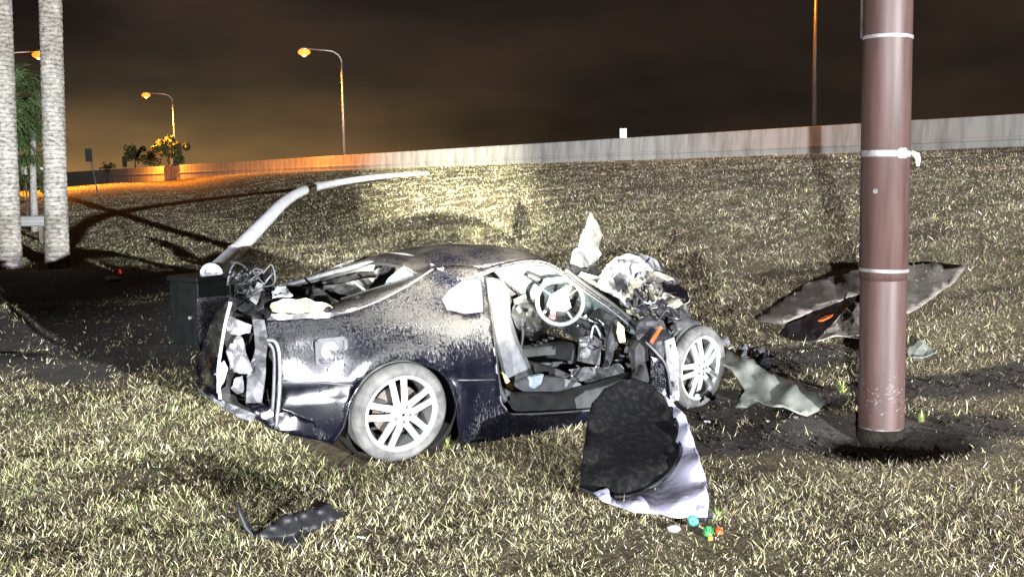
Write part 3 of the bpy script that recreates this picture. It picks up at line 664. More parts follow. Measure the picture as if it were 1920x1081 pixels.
# roof shell
zc = lambda s: float(np.interp(s, [.2, .33, .57, .84, 1.07, 1.3, 1.42], [1.17, 1.225, 1.275, 1.29, 1.28, 1.24, 1.20]))
zr = lambda s: float(np.interp(s, [.2, .4, .72, .93, 1.1, 1.26, 1.42], [1.12, 1.155, 1.165, 1.185, 1.195, 1.18, 1.13]))
V = []; ns, nt_ = 26, 30
for i in range(ns+1):
    for j in range(nt_+1):
        v = -1+2*j/nt_; s = .27+(1.33-.27)*i/ns+(.06*(1-v*v))*(i/ns)-(.0)*(1-i/ns)
        t = .9+v*.60; z = zc(s)-(zc(s)-zr(s))*abs(v)**2.6+.008*mnoise.noise(Vector((s*4, t*4, 0)))
        V.append((s, t, z))
roof = mesh('roof', V, [(i*(nt_+1)+j, (i+1)*(nt_+1)+j, (i+1)*(nt_+1)+j+1, i*(nt_+1)+j+1) for i in range(ns) for j in range(nt_)], 'paint', ct, smooth=True, thick=.02)
mesh('headliner', [(s*1.0+.02, t if t > .4 else t+.03, z-.035) for s, t, z in V], [(i*(nt_+1)+j, (i+1)*(nt_+1)+j, (i+1)*(nt_+1)+j+1, i*(nt_+1)+j+1) for i in range(ns) for j in range(nt_)], 'grey_inner', ct, smooth=True)
# pillars: near roof rail + windscreen pillar
def rail(name, PP, R, mat, parent=ct, n=10, sy=.6): return MB().tube(smooth_path(PP, 5), R, n, sy=sy).build(name, mat, parent, smooth=True)
near = [car(899, 512, .25), car(922, 502, .265), car(949, 495, .28), car(988, 489, .285), car(1023, 492, .28), car(1055, 510, .27), car(1097, 542, .245), car(1141, 573, .22), (car(1186, 611, .2)), car(1196, 632, .19)]
rail('roof_rail', near, .022, 'paint')
rail('door_seal', [(s-.005, t-.012, z-.02) for s, t, z in near], .012, 'chrome', n=8)
rail('windscreen_pillar', [(s+.03, t+.02, z+.015) for s, t, z in near[5:]], .034, 'black_trim')
farr = [(s, 1.8-t, z) for s, t, z in near]
rail('far_roof_rail', farr, .025, 'paint')
# windscreen, cracked
V = []
A = [Vector(q) for q in near[5:9]]; nn = 14
hdr = Vector((1.36, .9, 1.225))
for i in range(11):
    f = i/10; a = Vector(smooth_path(near[5:10], 10)[int(f*38)]); b = Vector((a.x, 1.8-a.y, a.z))
    for j in range(15):
        q = j/14; c = a.lerp(b, q); k = 4*q*(1-q); c.x += .05*k+.0; c.z += .07*k*(1-f*.5); V.append(c+Vector((0, 0, .008*mnoise.noise(c*6))))
mesh('windscreen', V, [(i*15+j, (i+1)*15+j, (i+1)*15+j+1, i*15+j+1) for i in range(10) for j in range(14)], 'glass_cracked', ct, smooth=True, thick=.005)
# B pillar inner and far side glass
rail('door_pillar', [car(908, 518, .25), car(914, 560, .17), car(920, 600, .11), car(927, 660, .08), car(934, 720, .07), car(948, 752, .07)], .022, 'black_trim')
mesh('far_door_glass', [(.80, 1.66, .86), (1.85, 1.66, .86), (1.42, 1.52, 1.10), (1.1, 1.5, 1.17), (.78, 1.5, 1.15)], [(0, 1, 2, 3, 4)], 'glass_cracked', ct, thick=.004)

# hatch frame around the missing rear glass
A = [car(640, 563, .33), car(690, 547, .34), car(740, 532, .35), car(777, 521, .36), car(800, 511, .37), car(812, 502, .40)]
B = [(s, 1.8-t, z) for s, t, z in A]
def band(name, P1, P2, mat, th=.02):
    V = [v for pq in zip(P1, P2) for v in pq]; n = len(P1); return mesh(name, V, [(2*i, 2*i+1, 2*i+3, 2*i+2) for i in range(n-1)], mat, ct, smooth=True, thick=th)
outerA = [(s, side_t(s, z)+.004, z) for s, z in [side(*p) for p in ((616, 589), (671, 578), (725, 555), (768, 532), (795, 516), (815, 502))]]
P1 = smooth_path(outerA, 4); P2 = smooth_path(A, 4)
band('hatch_side', P1, P2, 'paint', .025)
band('far_hatch_side', [Vector((v.x, 1.8-v.y, v.z)) for v in P2], [Vector((v.x, 1.8-v.y, v.z)) for v in P1], 'paint', .025)
rail('hatch_seal', A, .016, 'black_trim', sy=1); rail('far_hatch_seal', B, .022, 'grey_panel', sy=1)
top = [A[-1]]+[tuple(Vector(A[-1]).lerp(Vector(B[-1]), q)+Vector((0, 0, .055*4*q*(1-q)))) for q in (.15, .3, .5, .7, .85)]+[B[-1]]
rail('hatch_header', top, .024, 'grey_panel', sy=1)
rail('broken_hatch_strut', [car(663, 527, .5), car(688, 547, .45)], .009, 'chrome', sy=1)
band('far_hatch_inner', smooth_path([(s, t-.02, z-.02) for s, t, z in B], 3), smooth_path([(s-.03, t+.06, z-.22) for s, t, z in B], 3), 'grey_inner', .01)
# load bay inside
MB().box((-.80, .25, .52), (.30, 1.55, .56)).build('load_floor', 'grey_inner', ct)
sheet('rear_seat_back', [(705, 556, .55), (730, 522, .6), (752, 503, .65), (770, 503, .6), (790, 520, .5), (770, 545, .45)], 'airbag', ct, step=10, amp=.02, thick=.05, smooth=True)
sheet('parcel_cloth', [(600, 535, 1.1), (655, 528, 1.0), (700, 520, 1.0), (690, 550, .7), (655, 552, .7), (605, 545, .9)], 'grey_panel', ct, step=10, amp=.04, thick=.01)
sheet('load_bay_trim', [(560, 548, 1.2), (600, 532, 1.3), (700, 508, 1.35), (715, 500, 1.3), (700, 535, 1.1), (640, 558, .9), (580, 560, .9)], 'black_trim', ct, step=12, amp=.03, thick=.02)
# rear deck and what lies on it
sheet('rear_deck', [(498, 596, .08), (616, 590, .13), (640, 566, .33), (600, 545, .8), (555, 532, 1.4), (520, 535, 1.4), (495, 550, .9), (488, 580, .3)], 'black_trim', ct, step=12, amp=.05, thick=.01, seed=3)
sheet('deck_lip', [(508, 590, .09), (640, 584, .12), (672, 574, .13), (668, 580, .10), (616, 594, .09), (500, 600, .07)], 'chrome', ct, step=10, amp=.008, thick=.012)

# torn rear end
sheet('rear_bumper', [(432, 562, .10), (418, 568, .25), (402, 590, .40), (384, 640, .52), (368, 690, .58), (370, 722, .52), (392, 742, .3), (414, 750, .12), (409, 700, .14), (418, 640, .14), (430, 590, .12)], 'paint', ct, step=9, amp=.03, thick=.014, seed=2, smooth=True)
P = [car(433, 566, .10), car(424, 600, .11), (car(415, 650, .12)), car(409, 700, .12), car(413, 748, .10)]
MB().tube(smooth_path(P, 4), .010, 6).build('bumper_edge', 'white_crumple', ct, smooth=True)
sheet('bumper_lip', [(370, 724, .52), (372, 734, .50), (410, 757, .22), (450, 783, .08), (474, 790, .04), (480, 776, .06), (440, 758, .14), (410, 746, .2)], 'grey_panel', ct, step=9, amp=.02, thick=.012, seed=4)
sheet('lower_valance', [(462, 756, .12), (519, 762, .05), (560, 780, .03), (622, 800, .03), (618, 829, .02), (560, 817, .02), (515, 806, .03), (480, 785, .06)], 'paint', ct, step=12, amp=.012, thick=.012, smooth=True)
sheet('trunk_bracket', [(427, 592, .25), (445, 600, .2), (474, 610, .18), (472, 624, .2), (440, 630, .22), (424, 622, .26)], 'torn_metal', ct, step=8, amp=.03, thick=.006)
sheet('tail_lamp_housing', [(428, 640, .2), (447, 630, .14), (460, 650, .12), (471, 690, .12), (452, 701, .13), (432, 695, .2), (424, 662, .22)], 'torn_metal', ct, step=5, amp=.07, freq=14, thick=.006, seed=8)
sheet('light_strip', [(407, 686, .16), (420, 676, .15), (427, 690, .15), (420, 715, .15), (406, 736, .16)], 'white_crumple', ct, step=8, amp=.01, thick=.006)
sheet('torn_foil', [(430, 728, .16), (444, 706, .14), (458, 702, .13), (456, 735, .13), (446, 742, .14), (438, 735, .15)], 'torn_metal', ct, step=5, amp=.06, freq=14, thick=.005, seed=11)
sheet('rear_frame_panel', [(474, 598, .2), (496, 600, .14), (500, 640, .12), (497, 700, .11), (490, 752, .12), (462, 755, .16), (462, 700, .2), (478, 650, .2)], 'grey_panel', ct, step=10, amp=.03, thick=.01, seed=5)
sheet('trunk_wall', [(430, 560, .6), (498, 598, .25), (515, 650, .18), (516, 800, .12), (470, 780, .3), (410, 745, .5), (420, 620, .6)], 'underbody', ct, step=14, amp=.05, thick=.01, seed=6)
P = [car(500, 637, .03), car(516, 640, .01), car(524, 665, .0), car(525, 720, .0), car(521, 770, .01), (car(518, 803, .02))]
MB().tube(smooth_path(P, 4), .014, 7).build('torn_edge_trim', 'chrome', ct, smooth=True)
P = [car(503, 642, .06), car(514, 660, .05), car(514, 720, .05), car(511, 770, .05)]
MB().tube(smooth_path(P, 4), .012, 7).build('torn_edge_trim', 'grey_panel', ct, smooth=True)
for k in range(16):
    x = random.uniform(430, 500); y = random.uniform(508, 560); t0 = random.uniform(.1, .9)
    Q = [car(x, y, t0)]
    for j in range(4): Q.append(car(x+random.uniform(-22, 26), y+random.uniform(-22, 26), t0+random.uniform(-.15, .15)))
    MB().tube(smooth_path(Q, 4), random.uniform(.004, .010), 5).build('loose_wire', random.choice(['black_plastic', 'black_plastic', 'grey_panel']), ct, smooth=True)
sheet('crushed_deck', [(432, 560, .5), (430, 525, .9), (455, 510, 1.0), (500, 518, 1.0), (510, 545, .7), (500, 575, .3), (486, 600, .2), (466, 590, .3)], 'black_plastic', ct, step=8, amp=.16, freq=9, thick=.008, seed=14)
sheet('hatch_hinge_arm', [(466, 560, .25), (482, 528, .3), (492, 532, .3), (478, 570, .24)], 'grey_panel', ct, step=8, amp=.02, thick=.012)

# interior
def extr(name, pix, t0, t1, mat, bev=.02, tp=.4):
    P = [car(x, y, tp) for x, y in pix]; n = len(P)
    V = [(p[0], t0, p[2]) for p in P]+[(p[0], t1, p[2]) for p in P]
    return mesh(name, V, [tuple(range(n)), tuple(range(n, 2*n))[::-1]]+[(i, n+i, n+(i+1) % n, (i+1) % n) for i in range(n)], mat, ct, bevel=bev, smooth=False)
extr('seat_back', [(905, 530), (918, 518), (936, 524), (948, 548), (949, 590), (962, 635), (980, 672), (992, 700), (988, 722), (960, 735), (944, 710), (930, 650), (914, 590)], .34, .78, 'seat', .04, .38)
extr('seat_back_edge', [(936, 521), (950, 540), (954, 590), (967, 635), (985, 672), (998, 702), (990, 706), (958, 635), (946, 590), (943, 552)], .36, .80, 'seat_dark', .01, .40)
extr('seat_bolster', [(958, 732), (966, 716), (1000, 703), (1050, 706), (1086, 716), (1094, 728), (1088, 738), (968, 742)], .27, .40, 'seat', .03, .30)
extr('seat_cushion', [(985, 700), (1004, 682), (1040, 688), (1080, 706), (1092, 724), (1060, 732), (990, 730)], .40, .80, 'seat_dark', .03, .42)
extr('seat_side_foam', [(941, 696), (950, 704), (964, 726), (963, 733), (952, 727)], .268, .30, 'foam', .008, .27)
extr('seat_belt_buckle', [(992, 706), (1018, 700), (1014, 718), (1000, 728), (992, 724)], .25, .30, 'airbag', .008, .27)
extr('inner_sill', [(944, 726), (970, 740), (1060, 740), (1140, 720), (1200, 700), (1200, 762), (1040, 772), (960, 775), (946, 760)], .10, .26, 'black_trim', .02, .12)
MB().box((.95, 1.05, .22), (1.25, 1.5, .95)).build('passenger_seat_back', 'seat', ct, bevel=.05)
MB().box((1.15, 1.02, .20), (1.7, 1.5, .40)).build('passenger_seat_cushion', 'seat_dark', ct, bevel=.05)
MB().box((.9, .82, .13), (1.9, .98, .46)).build('centre_console', 'black_trim', ct, bevel=.03)
rail('gear_lever', [(1.42, .9, .45), (1.44, .9, .56), (1.43, .9, .62)], [.012, .010, .022]+[.022]*0 if False else .014, 'black_plastic', sy=1)
for k in range(5): MB().box((1.52+k*.055, .86, .46+k*.012), (1.545+k*.055, .92, .475+k*.014)).build('console_switch', random.choice(['grey_inner', 'black_plastic', 'black_trim']), ct, bevel=.006)
# dashboard crushed
sheet('dashboard', [(1045, 545, 1.3), (1100, 560, .8), (1150, 590, .45), (1180, 612, .35), (1176, 640, .4), (1140, 645, .5), (1095, 640, .7), (1050, 620, 1.0), (1000, 600, 1.3), (985, 560, 1.5)], 'black_trim', ct, step=10, amp=.09, freq=7, thick=.03, seed=17)
sheet('dash_panel', [(965, 560, 1.45), (1010, 548, 1.4), (1040, 565, 1.3), (1035, 620, 1.2), (1000, 640, 1.2), (965, 610, 1.4)], 'grey_inner', ct, step=9, amp=.08, freq=9, thick=.02, seed=19)
sheet('knee_panel', [(1088, 632, .5), (1112, 628, .45), (1128, 640, .42), (1122, 685, .42), (1082, 676, .5)], 'grey_panel', ct, step=9, amp=.02, thick=.012, seed=21)
sheet('kick_panel', [(1150, 600, .26), (1168, 592, .24), (1158, 640, .24), (1140, 688, .25), (1130, 690, .26), (1136, 640, .26)], 'black_plastic', ct, step=9, amp=.02, thick=.014, seed=22)
sheet('footwell_carpet', [(1065, 690, .6), (1120, 690, .5), (1160, 680, .35), (1172, 700, .3), (1120, 726, .35), (1090, 720, .4)], 'grey_panel', ct, step=9, amp=.03, thick=.012, seed=23)
sheet('hinge_foam', [(1158, 604, .2), (1168, 612, .18), (1172, 640, .18), (1162, 642, .18), (1156, 622, .19)], 'foam', ct, step=8, amp=.01, thick=.015)
for k in range(26):
    x = random.uniform(1070, 1170); y = random.uniform(590, 715); t0 = random.uniform(.3, .8); Q = [car(x, y, t0)]
    for j in range(3): Q.append(car(x+random.uniform(-18, 18), y+random.uniform(-16, 16), t0+random.uniform(-.1, .1)))
    MB().tube(smooth_path(Q, 4), random.uniform(.004, .012), 5).build('dash_wiring', random.choice(['black_plastic', 'grey_panel', 'torn_metal', 'chrome']), ct, smooth=True)
for k in range(40):
    x = random.uniform(960, 1120); y = random.uniform(565, 660); t0 = random.uniform(.75, 1.35); p = Vector(car(x, y, t0)); r_ = random.uniform(.010, .030)
    MB().box((-r_, -r_*.4, -r_*.6), (r_, r_*.4, r_*.6), Matrix.Translation(p) @ Matrix.Rotation(random.uniform(-1, 1), 4, 'Y')).build('broken_switch_panel', random.choice(['grey_panel', 'black_plastic', 'grey_inner', 'black_trim', 'grey_inner', 'torn_metal']), ct, bevel=.005)
for dx in (0, .09):
    MB().box((-.03, -.005, -.035), (.03, .005, .035), Matrix.Translation(Vector(car(1100+dx*250, 706, .55))) @ Matrix.Rotation(.6, 4, 'Y')).build('pedal', 'dark_metal', ct, bevel=.004)
# steering wheel, twisted to face the open side
sc_ = Vector(car(1050, 565, .42)); camdir = Vector(((CAM-CO)@U-sc_.x, (CAM-CO)@NN-sc_.y, H-sc_.z)).normalized()
qv = (camdir+Vector((-.12, 0, -.10))).normalized().to_track_quat('Z', 'Y').to_matrix().to_4x4(); Ms = Matrix.Translation(sc_) @ qv
Rw = .172
sw = MB().lathe([(Rw+.0175*math.cos(a), .0175*math.sin(a)) for a in np.linspace(0, 2*math.pi, 11)[:-1]], 48, Ms, close=True).build('steering_wheel', 'seat', ct, smooth=True)
for ang in (35, 145, 235, 305):
    a = math.radians(ang); d = Vector((math.cos(a), math.sin(a), 0)); MB().tube([Ms @ (d*.05+Vector((0, 0, -.02))), Ms @ (d*Rw)], [.02, .011], 7, sy=.6).build('wheel_spoke', 'grey_panel', sw, smooth=True)
V = []; nb = 18
V2, Fb = fill([(-.10, -.03), (-.07, .05), (.0, .09), (.09, .125), (.06, .05), (.085, -.04), (.04, -.07), (-.06, -.065)], [], .018)
mesh('airbag', [Ms @ Vector((x, y, .035-2.2*(x*x+y*y)+.02*mnoise.noise(Vector((x*22, y*22, 3))))) for x, y in V2], Fb, 'airbag', sw, smooth=True, thick=.006)
MB().lathe([(.078, -.03), (.075, .0), (.055, .02), (.01, .024)], 20, Ms @ Matrix.Translation((0, -.045, -.01))).build('hub', 'black_plastic', sw, smooth=True)
V2, Fb = fill([(-.068, -.125), (-.07, -.06), (-.03, -.055), (-.03, -.12), (-.045, -.135)], [], .014)
mesh('red_tag', [Ms @ Vector((x, y, .03+.01*mnoise.noise(Vector((x*30, y*30, 3))))) for x, y in V2], Fb, 'red', sw, thick=.005)
rail('steering_column', [tuple(Ms @ Vector((0, 0, -.03))), tuple(sc_+Vector((.15, .12, -.12))), tuple(sc_+Vector((.4, .15, -.25)))], .03, 'black_plastic', sy=1)
rail('rear_view_mirror', [car(990, 515, .85), car(1003, 521, .82), car(1016, 527, .8)], .028, 'black_plastic', sy=1)

# wheels
def wheel(name, centre, normal_deg, camber, spin, label=None, turf=0):
    """centre: car frame point at the outer rim face; local z of the wheel looks outward"""
    Mw = Matrix.Translation(centre) @ Matrix.Rotation(math.radians(normal_deg), 4, 'Z') @ Matrix.Rotation(math.radians(90+camber), 4, 'X') @ Matrix.Rotation(math.radians(spin), 4, 'Z')
    R = .325; Rr = .245
    barrel = [(Rr+.004, .012), (Rr, .018), (Rr-.012, .012), (Rr-.022, -.01), (Rr-.03, -.06), (Rr-.045, -.10), (Rr-.035, -.2), (Rr, -.23), (Rr+.004, -.22)]
    wh = MB().lathe(barrel, 48, Mw).build(name, 'barrel', ct, smooth=True)
    MB().lathe([(Rr+.006, .013), (Rr, .021), (Rr-.014, .015), (Rr-.022, -.008)], 48, Mw).build('rim_lip', 'alloy', wh, smooth=True)
    if label: wh['label'] = label
    ty = [(Rr, .012), (Rr+.012, .022), (Rr+.04, .028), (R-.022, .018), (R-.006, .0), (R, -.02)]
    for z in (-.055, -.095, -.135, -.175): ty += [(R, z+.006), (R-.008, z+.004), (R-.008, z-.004), (R, z-.006)]
    ty += [(R, -.21), (R-.008, -.232), (R-.03, -.248), (Rr, -.235)]
    MB().lathe(ty, 64, Mw).build('tyre', 'rubber', wh, smooth=True)
    MB().lathe([(.075, .005), (.07, .02), (.055, .026), (.03, .022), (.028, .03), (.01, .032)], 20, Mw).build('hub', 'alloy', wh, smooth=True)
    for k in range(5):
        for sg in (-1, 1):
            a = math.radians(90+72*k); q = []
            for r_, off, hw, zz in ((.045, .024, .024, .012), (.11, .031, .022, .014), (.18, .037, .021, .008), (Rr-.008, .044, .023, .004)):
                q.append((r_, off, hw, zz))
            V = []
            for r_, off, hw, zz in q:
                for dy, dz in ((-hw, 0), (-hw*.6, .012), (hw*.6, .012), (hw, 0), (hw*.7, -.025), (-hw*.7, -.025)):
                    x = r_; y = sg*off+dy; V.append(Mw @ Vector((x*math.cos(a)-y*math.sin(a), x*math.sin(a)+y*math.cos(a), zz+dz)))
            Fc = [(i*6+j, i*6+(j+1) % 6, (i+1)*6+(j+1) % 6, (i+1)*6+j) for i in range(3) for j in range(6)]
            mesh('spoke', V, Fc, 'alloy', wh, smooth=False)
        a = math.radians(54+72*k); MB().lathe([(.0105, .015), (.0105, .028), (.004, .03)], 6, Mw @ Matrix.Translation((.052*math.cos(a), .052*math.sin(a), 0))).build('lug_nut', 'dark_metal', wh)
    MB().lathe([(.165, -.09), (.165, -.075), (.09, -.072), (.085, -.05), (.02, -.05)], 32, Mw).build('brake_disc', 'rotor', wh, smooth=False)
    MB().box((-.05, -.04, -.11), (.05, .04, -.05), Mw @ Matrix.Rotation(math.radians(150), 4, 'Z') @ Matrix.Translation((.145, 0, 0))).build('brake_caliper', 'dark_metal', wh, bevel=.01)
    return wh
rc = car(752, 768, -.09)
wheel('wheel', (rc[0], rc[1], .318), 0, 7, 8)
wheel('wheel', (0.02, 1.86, .30), 180, 0, 40)
fc = car(1312, 689, -.02)
wheel('wheel', (fc[0], fc[1], fc[2]), 12, 4, 20)

# crushed front end: layered torn sheets, each with its own depth
sheet('torn_bonnet_tip', [(1062, 492, 1.15), (1085, 462, 1.15), (1098, 430, 1.15), (1110, 445, 1.12), (1122, 470, 1.1), (1120, 492, 1.1), (1098, 502, 1.1)], 'grey_inner', ct, step=7, amp=.09, freq=9, thick=.010, seed=31)
sheet('bonnet_shadow_spike', [(1094, 440, 1.2), (1101, 412, 1.2), (1107, 396, 1.2), (1118, 415, 1.2), (1128, 440, 1.2), (1122, 468, 1.15), (1108, 452, 1.17)], 'black_trim', ct, step=9, amp=.03, thick=.012, seed=32)  # dark sheet standing in for shadow, the shade is in its colour
sheet('cowl_panel', [(1056, 490, 1.1), (1100, 505, 1.05), (1118, 496, 1.1), (1122, 510, .9), (1150, 500, .9), (1120, 530, .7), (1080, 512, .95)], 'black_plastic', ct, step=9, amp=.04, thick=.01, seed=33)
sheet('crumpled_bonnet', [(1098, 520, .7), (1122, 508, .9), (1150, 482, 1.05), (1185, 474, 1.1), (1215, 482, 1.1), (1240, 496, 1.05), (1250, 516, .9), (1220, 525, .7), (1190, 545, .55), (1175, 575, .42), (1160, 560, .4), (1130, 535, .5)], 'white_crumple', ct, step=8, amp=.12, freq=6, fold=.2, thick=.008, seed=34, extra=[(1185, 505, .62), (1160, 520, .9)])
sheet('crumpled_fender', [(1168, 572, .35), (1182, 540, .45), (1200, 520, .55), (1230, 512, .7), (1262, 520, .7), (1282, 545, .6), (1292, 570, .45), (1272, 580, .3), (1240, 590, .25), (1205, 600, .22), (1180, 596, .25)], 'torn_beige', ct, step=7, amp=.13, freq=7, fold=.22, thick=.008, seed=35, extra=[(1230, 550, .25), (1205, 560, .6)])
sheet('torn_fender_strip', [(1150, 520, .75), (1165, 510, .75), (1172, 540, .6), (1182, 575, .4), (1172, 580, .38), (1158, 550, .5)], 'grey_inner', ct, step=8, amp=.05, thick=.01, seed=36)
sheet('firewall', [(1110, 520, 1.3), (1190, 500, 1.4), (1270, 520, 1.3), (1300, 600, .9), (1280, 700, .7), (1180, 720, .6), (1150, 620, .7)], 'underbody', ct, step=16, amp=.08, thick=.012, seed=37)
sheet('engine_block', [(1200, 560, .5), (1260, 550, .55), (1290, 580, .45), (1280, 640, .4), (1230, 660, .4), (1200, 620, .45)], 'dark_metal', ct, step=9, amp=.14, freq=9, thick=.05, seed=38)
sheet('blue_fender_scrap', [(1238, 530, .6), (1262, 525, .6), (1284, 548, .5), (1290, 570, .4), (1268, 562, .4), (1246, 548, .5)], 'paint', ct, step=8, amp=.06, thick=.008, seed=39, smooth=True)
sheet('inner_arch', [(1264, 606, .05), (1285, 596, .05), (1310, 602, .06), (1330, 625, .1), (1318, 622, .05), (1290, 614, .02), (1272, 622, .0)], 'grey_inner', ct, step=8, amp=.02, thick=.012, seed=40, smooth=True)
sheet('strut_tower', [(1248, 640, -.10), (1264, 632, -.10), (1274, 690, -.12), (1272, 750, -.12), (1256, 752, -.10)], 'torn_metal', ct, step=8, amp=.03, thick=.01, seed=41)
sheet('front_door_pillar', [(1190, 605, .10), (1215, 590, .06), (1244, 600, .0), (1262, 650, -.08), (1264, 735, -.10), (1245, 690, -.08), (1215, 650, -.04), (1196, 640, .05)], 'black_plastic', ct, step=9, amp=.03, thick=.02, seed=42)
sheet('orange_marker', [(1218, 640, -.09), (1238, 610, -.06), (1242, 614, -.06), (1223, 645, -.09)], 'orange', ct, step=7, amp=.004, thick=.006)
sheet('door_hinge_post', [(1186, 655, .02), (1196, 640, .03), (1212, 646, .02), (1216, 715, -.02), (1188, 712, -.02)], 'black_trim', ct, step=8, amp=.012, thick=.05, seed=43)
P = [car(1210, 640, -.06), car(1232, 662, -.11), car(1250, 688, -.12), car(1258, 740, -.12)]
MB().tube(smooth_path(P, 4), .010, 6).build('torn_seal', 'grey_panel', ct, smooth=True)
sheet('front_splash_guard', [(1216, 650, -.05), (1246, 680, -.09), (1260, 745, -.09), (1225, 745, -.06)], 'paint', ct, step=9, amp=.03, thick=.01, seed=44)
for k in range(70):
    x = random.triangular(1170, 1300, 1240); y = 500+(x-1170)*.45+random.uniform(5, 95); t0 = random.uniform(.12, .5); p = Vector(car(x, y, t0)); Q = [p]
    if random.random() < .5:
        for j in range(3): Q.append(tuple(Vector(Q[-1])+Vector((random.uniform(-.1, .1), random.uniform(-.06, .06), random.uniform(-.1, .1)))))
        MB().tube(smooth_path(Q, 4), random.uniform(.005, .014), 5).build('torn_hose', random.choice(['black_plastic', 'torn_metal', 'grey_panel', 'black_plastic']), ct, smooth=True)
    else:
        r_ = random.uniform(.025, .07); V2 = [(random.uniform(.5, 1)*math.cos(a)*r_, random.uniform(.5, 1)*math.sin(a)*r_) for a in np.linspace(0, 6.28, 8)[:-1]]
        R3 = Matrix.Rotation(random.uniform(0, 6), 4, 'Z') @ Matrix.Rotation(random.uniform(0, 6), 4, 'X')
        V = [p+R3 @ Vector((a, b, .4*r_*random.uniform(-1, 1))) for a, b in V2]+[p]
        mesh('metal_shard', V, [(i, (i+1) % 7, 7) for i in range(7)], random.choice(['torn_metal', 'white_crumple', 'torn_beige', 'dark_metal', 'black_plastic']), ct, thick=.005)

# debris lying on the rear deck: loose, so things of their own
def loose(o, label, cat, group=None): return tag(o, label, cat, group)
def reparent(o): o.parent = None; o.matrix_world = ct_mw
ct_mw = Matrix.Translation(CO.tolist()) @ Matrix.Rotation(HD, 4, 'Z')
def car_loose(name, pts, mat, label, cat, **k):
    o = sheet(name, pts, mat, None, **k)
    o.data.transform(ct_mw)
    return tag(o, label, cat)
car_loose('splintered_board', [(509, 570, .25), (530, 562, .35), (575, 563, .35), (612, 572, .28), (626, 578, .2), (612, 585, .17), (560, 586, .16), (512, 582, .17)], 'plank', 'splintered pale yellow board lying on the rear deck of the wrecked car', 'board', step=8, amp=.03, freq=10, thick=.025)
car_loose('white_cloth', [(509, 546, .5), (520, 538, .6), (538, 539, .6), (548, 553, .45), (530, 562, .4), (514, 560, .42)], 'white_crumple', 'crumpled white cloth on the rear deck behind the splintered board', 'cloth', step=6, amp=.05, freq=10, thick=.008)

# ------------------------------------------------------------------ torn door panel and pale sheet
dt = empty('torn_door', (float(at(1150, 920, 5.6)[0]), 5.6, 0), 0, 'black dusty rounded door panel with pale lavender lining, hanging from the car onto the grass', 'car door')
def world_sheet(name, pts, mat, parent, **k):
    o = sheet(name, pts, mat, None, incar=False, **k)
    if parent is not None:
        o.data.transform(Matrix.Translation(parent.location).inverted()); o.parent = parent
    return o
blk = [(1088, 915, 5.50), (1092, 860, 5.66), (1102, 790, 6.0), (1112, 755, 6.15), (1135, 728, 6.3), (1165, 714, 6.4), (1192, 710, 6.45), (1222, 722, 6.42), (1246, 745, 6.32), (1264, 785, 6.15), (1274, 825, 5.95), (1268, 860, 5.62), (1245, 892, 5.48), (1205, 918, 5.40), (1170, 928, 5.38), (1120, 924, 5.44)]
world_sheet('panel', blk, 'cloth_black', dt, step=13, amp=.015, freq=3, thick=.03, seed=51, smooth=True)
she = [(1112, 924, 5.34), (1130, 942, 5.22), (1190, 960, 5.08), (1270, 972, 4.98), (1330, 968, 4.96), (1332, 935, 5.10), (1318, 880, 5.38), (1300, 820, 5.78), (1284, 780, 6.06), (1262, 752, 6.38), (1230, 728, 6.6), (1235, 800, 6.32), (1220, 870, 5.86), (1160, 908, 5.62)]
world_sheet('lining', she, 'sheet', dt, step=9, amp=.03, freq=5, fold=.02, thick=.008, seed=52, smooth=True)
def surf_path(pp, r, name, mat, parent):
    Q = [Vector(at(*q))-Vector(parent.location) for q in pp]; return MB().tube(smooth_path(Q, 4), r, 7).build(name, mat, parent, smooth=True)
surf_path([(1088, 915, 5.47), (1120, 926, 5.41), (1170, 930, 5.35), (1207, 920, 5.37), (1247, 894, 5.45), (1270, 862, 5.59), (1276, 825, 5.91), (1266, 785, 6.11)], .013, 'edge_piping', 'black_plastic', dt)
surf_path([(1190, 712, 6.5), (1196, 700, 6.8), (1200, 690, 7.15)], .03, 'hinge_arm', 'black_plastic', dt)

# ------------------------------------------------------------------ loose debris on the ground
def ground_sheet(name, pts, mat, label, cat, step=12, amp=.03, freq=4, thick=.012, seed=1, smooth=False, lift=None, fold=0.0, group=None):
    """outline pixels with height above the turf"""
    V2, Fc = fill([(p[0], p[1]) for p in pts], [], step); V = []
    for x, y in V2:
        p = hit(x, y, max(.004, idw(pts, x, y, 150.)))
        p = p+np.array([nz3(p, freq, seed)*amp*.4, nz3(p, freq, seed+5)*amp*.5, abs(nz3(p, freq, seed+9))*amp+abs(nz3(p, freq*.6, seed+13))*fold]); V.append(p)
    return tag(mesh(name, V, Fc, mat, None, smooth=smooth, thick=thick), label, cat, group)
hood = ground_sheet('torn_bonnet', [(1408, 600, .02), (1450, 572, .03), (1500, 538, .04), (1560, 510, .05), (1640, 496, .05), (1740, 492, .04), (1812, 500, .02), (1790, 530, .03), (1740, 565, .04), (1706, 587, .05), (1640, 604, .06), (1612, 552, .09), (1560, 570, .10), (1500, 594, .08), (1470, 608, .05)], 'hood_brown', 'large torn brownish bonnet panel lying on the bank behind the brown pole', 'car panel', amp=.03, seed=61, smooth=True)
ground_sheet('torn_fender_liner', [(1462, 628, .02), (1478, 612, .06), (1545, 580, .08), (1606, 558, .08), (1600, 580, .07), (1560, 606, .05), (1530, 640, .03), (1490, 642, .02)], 'black_plastic', 'dark folded liner under the torn bonnet panel', 'car panel', amp=.05, seed=62)
ground_sheet('bent_panel', [(1532, 640, .03), (1560, 610, .07), (1604, 568, .12), (1660, 585, .12), (1680, 612, .08), (1640, 624, .05), (1580, 634, .04)], 'hood_brown', 'bent grey-brown panel piece half hidden by the brown pole', 'car panel', amp=.05, seed=63)
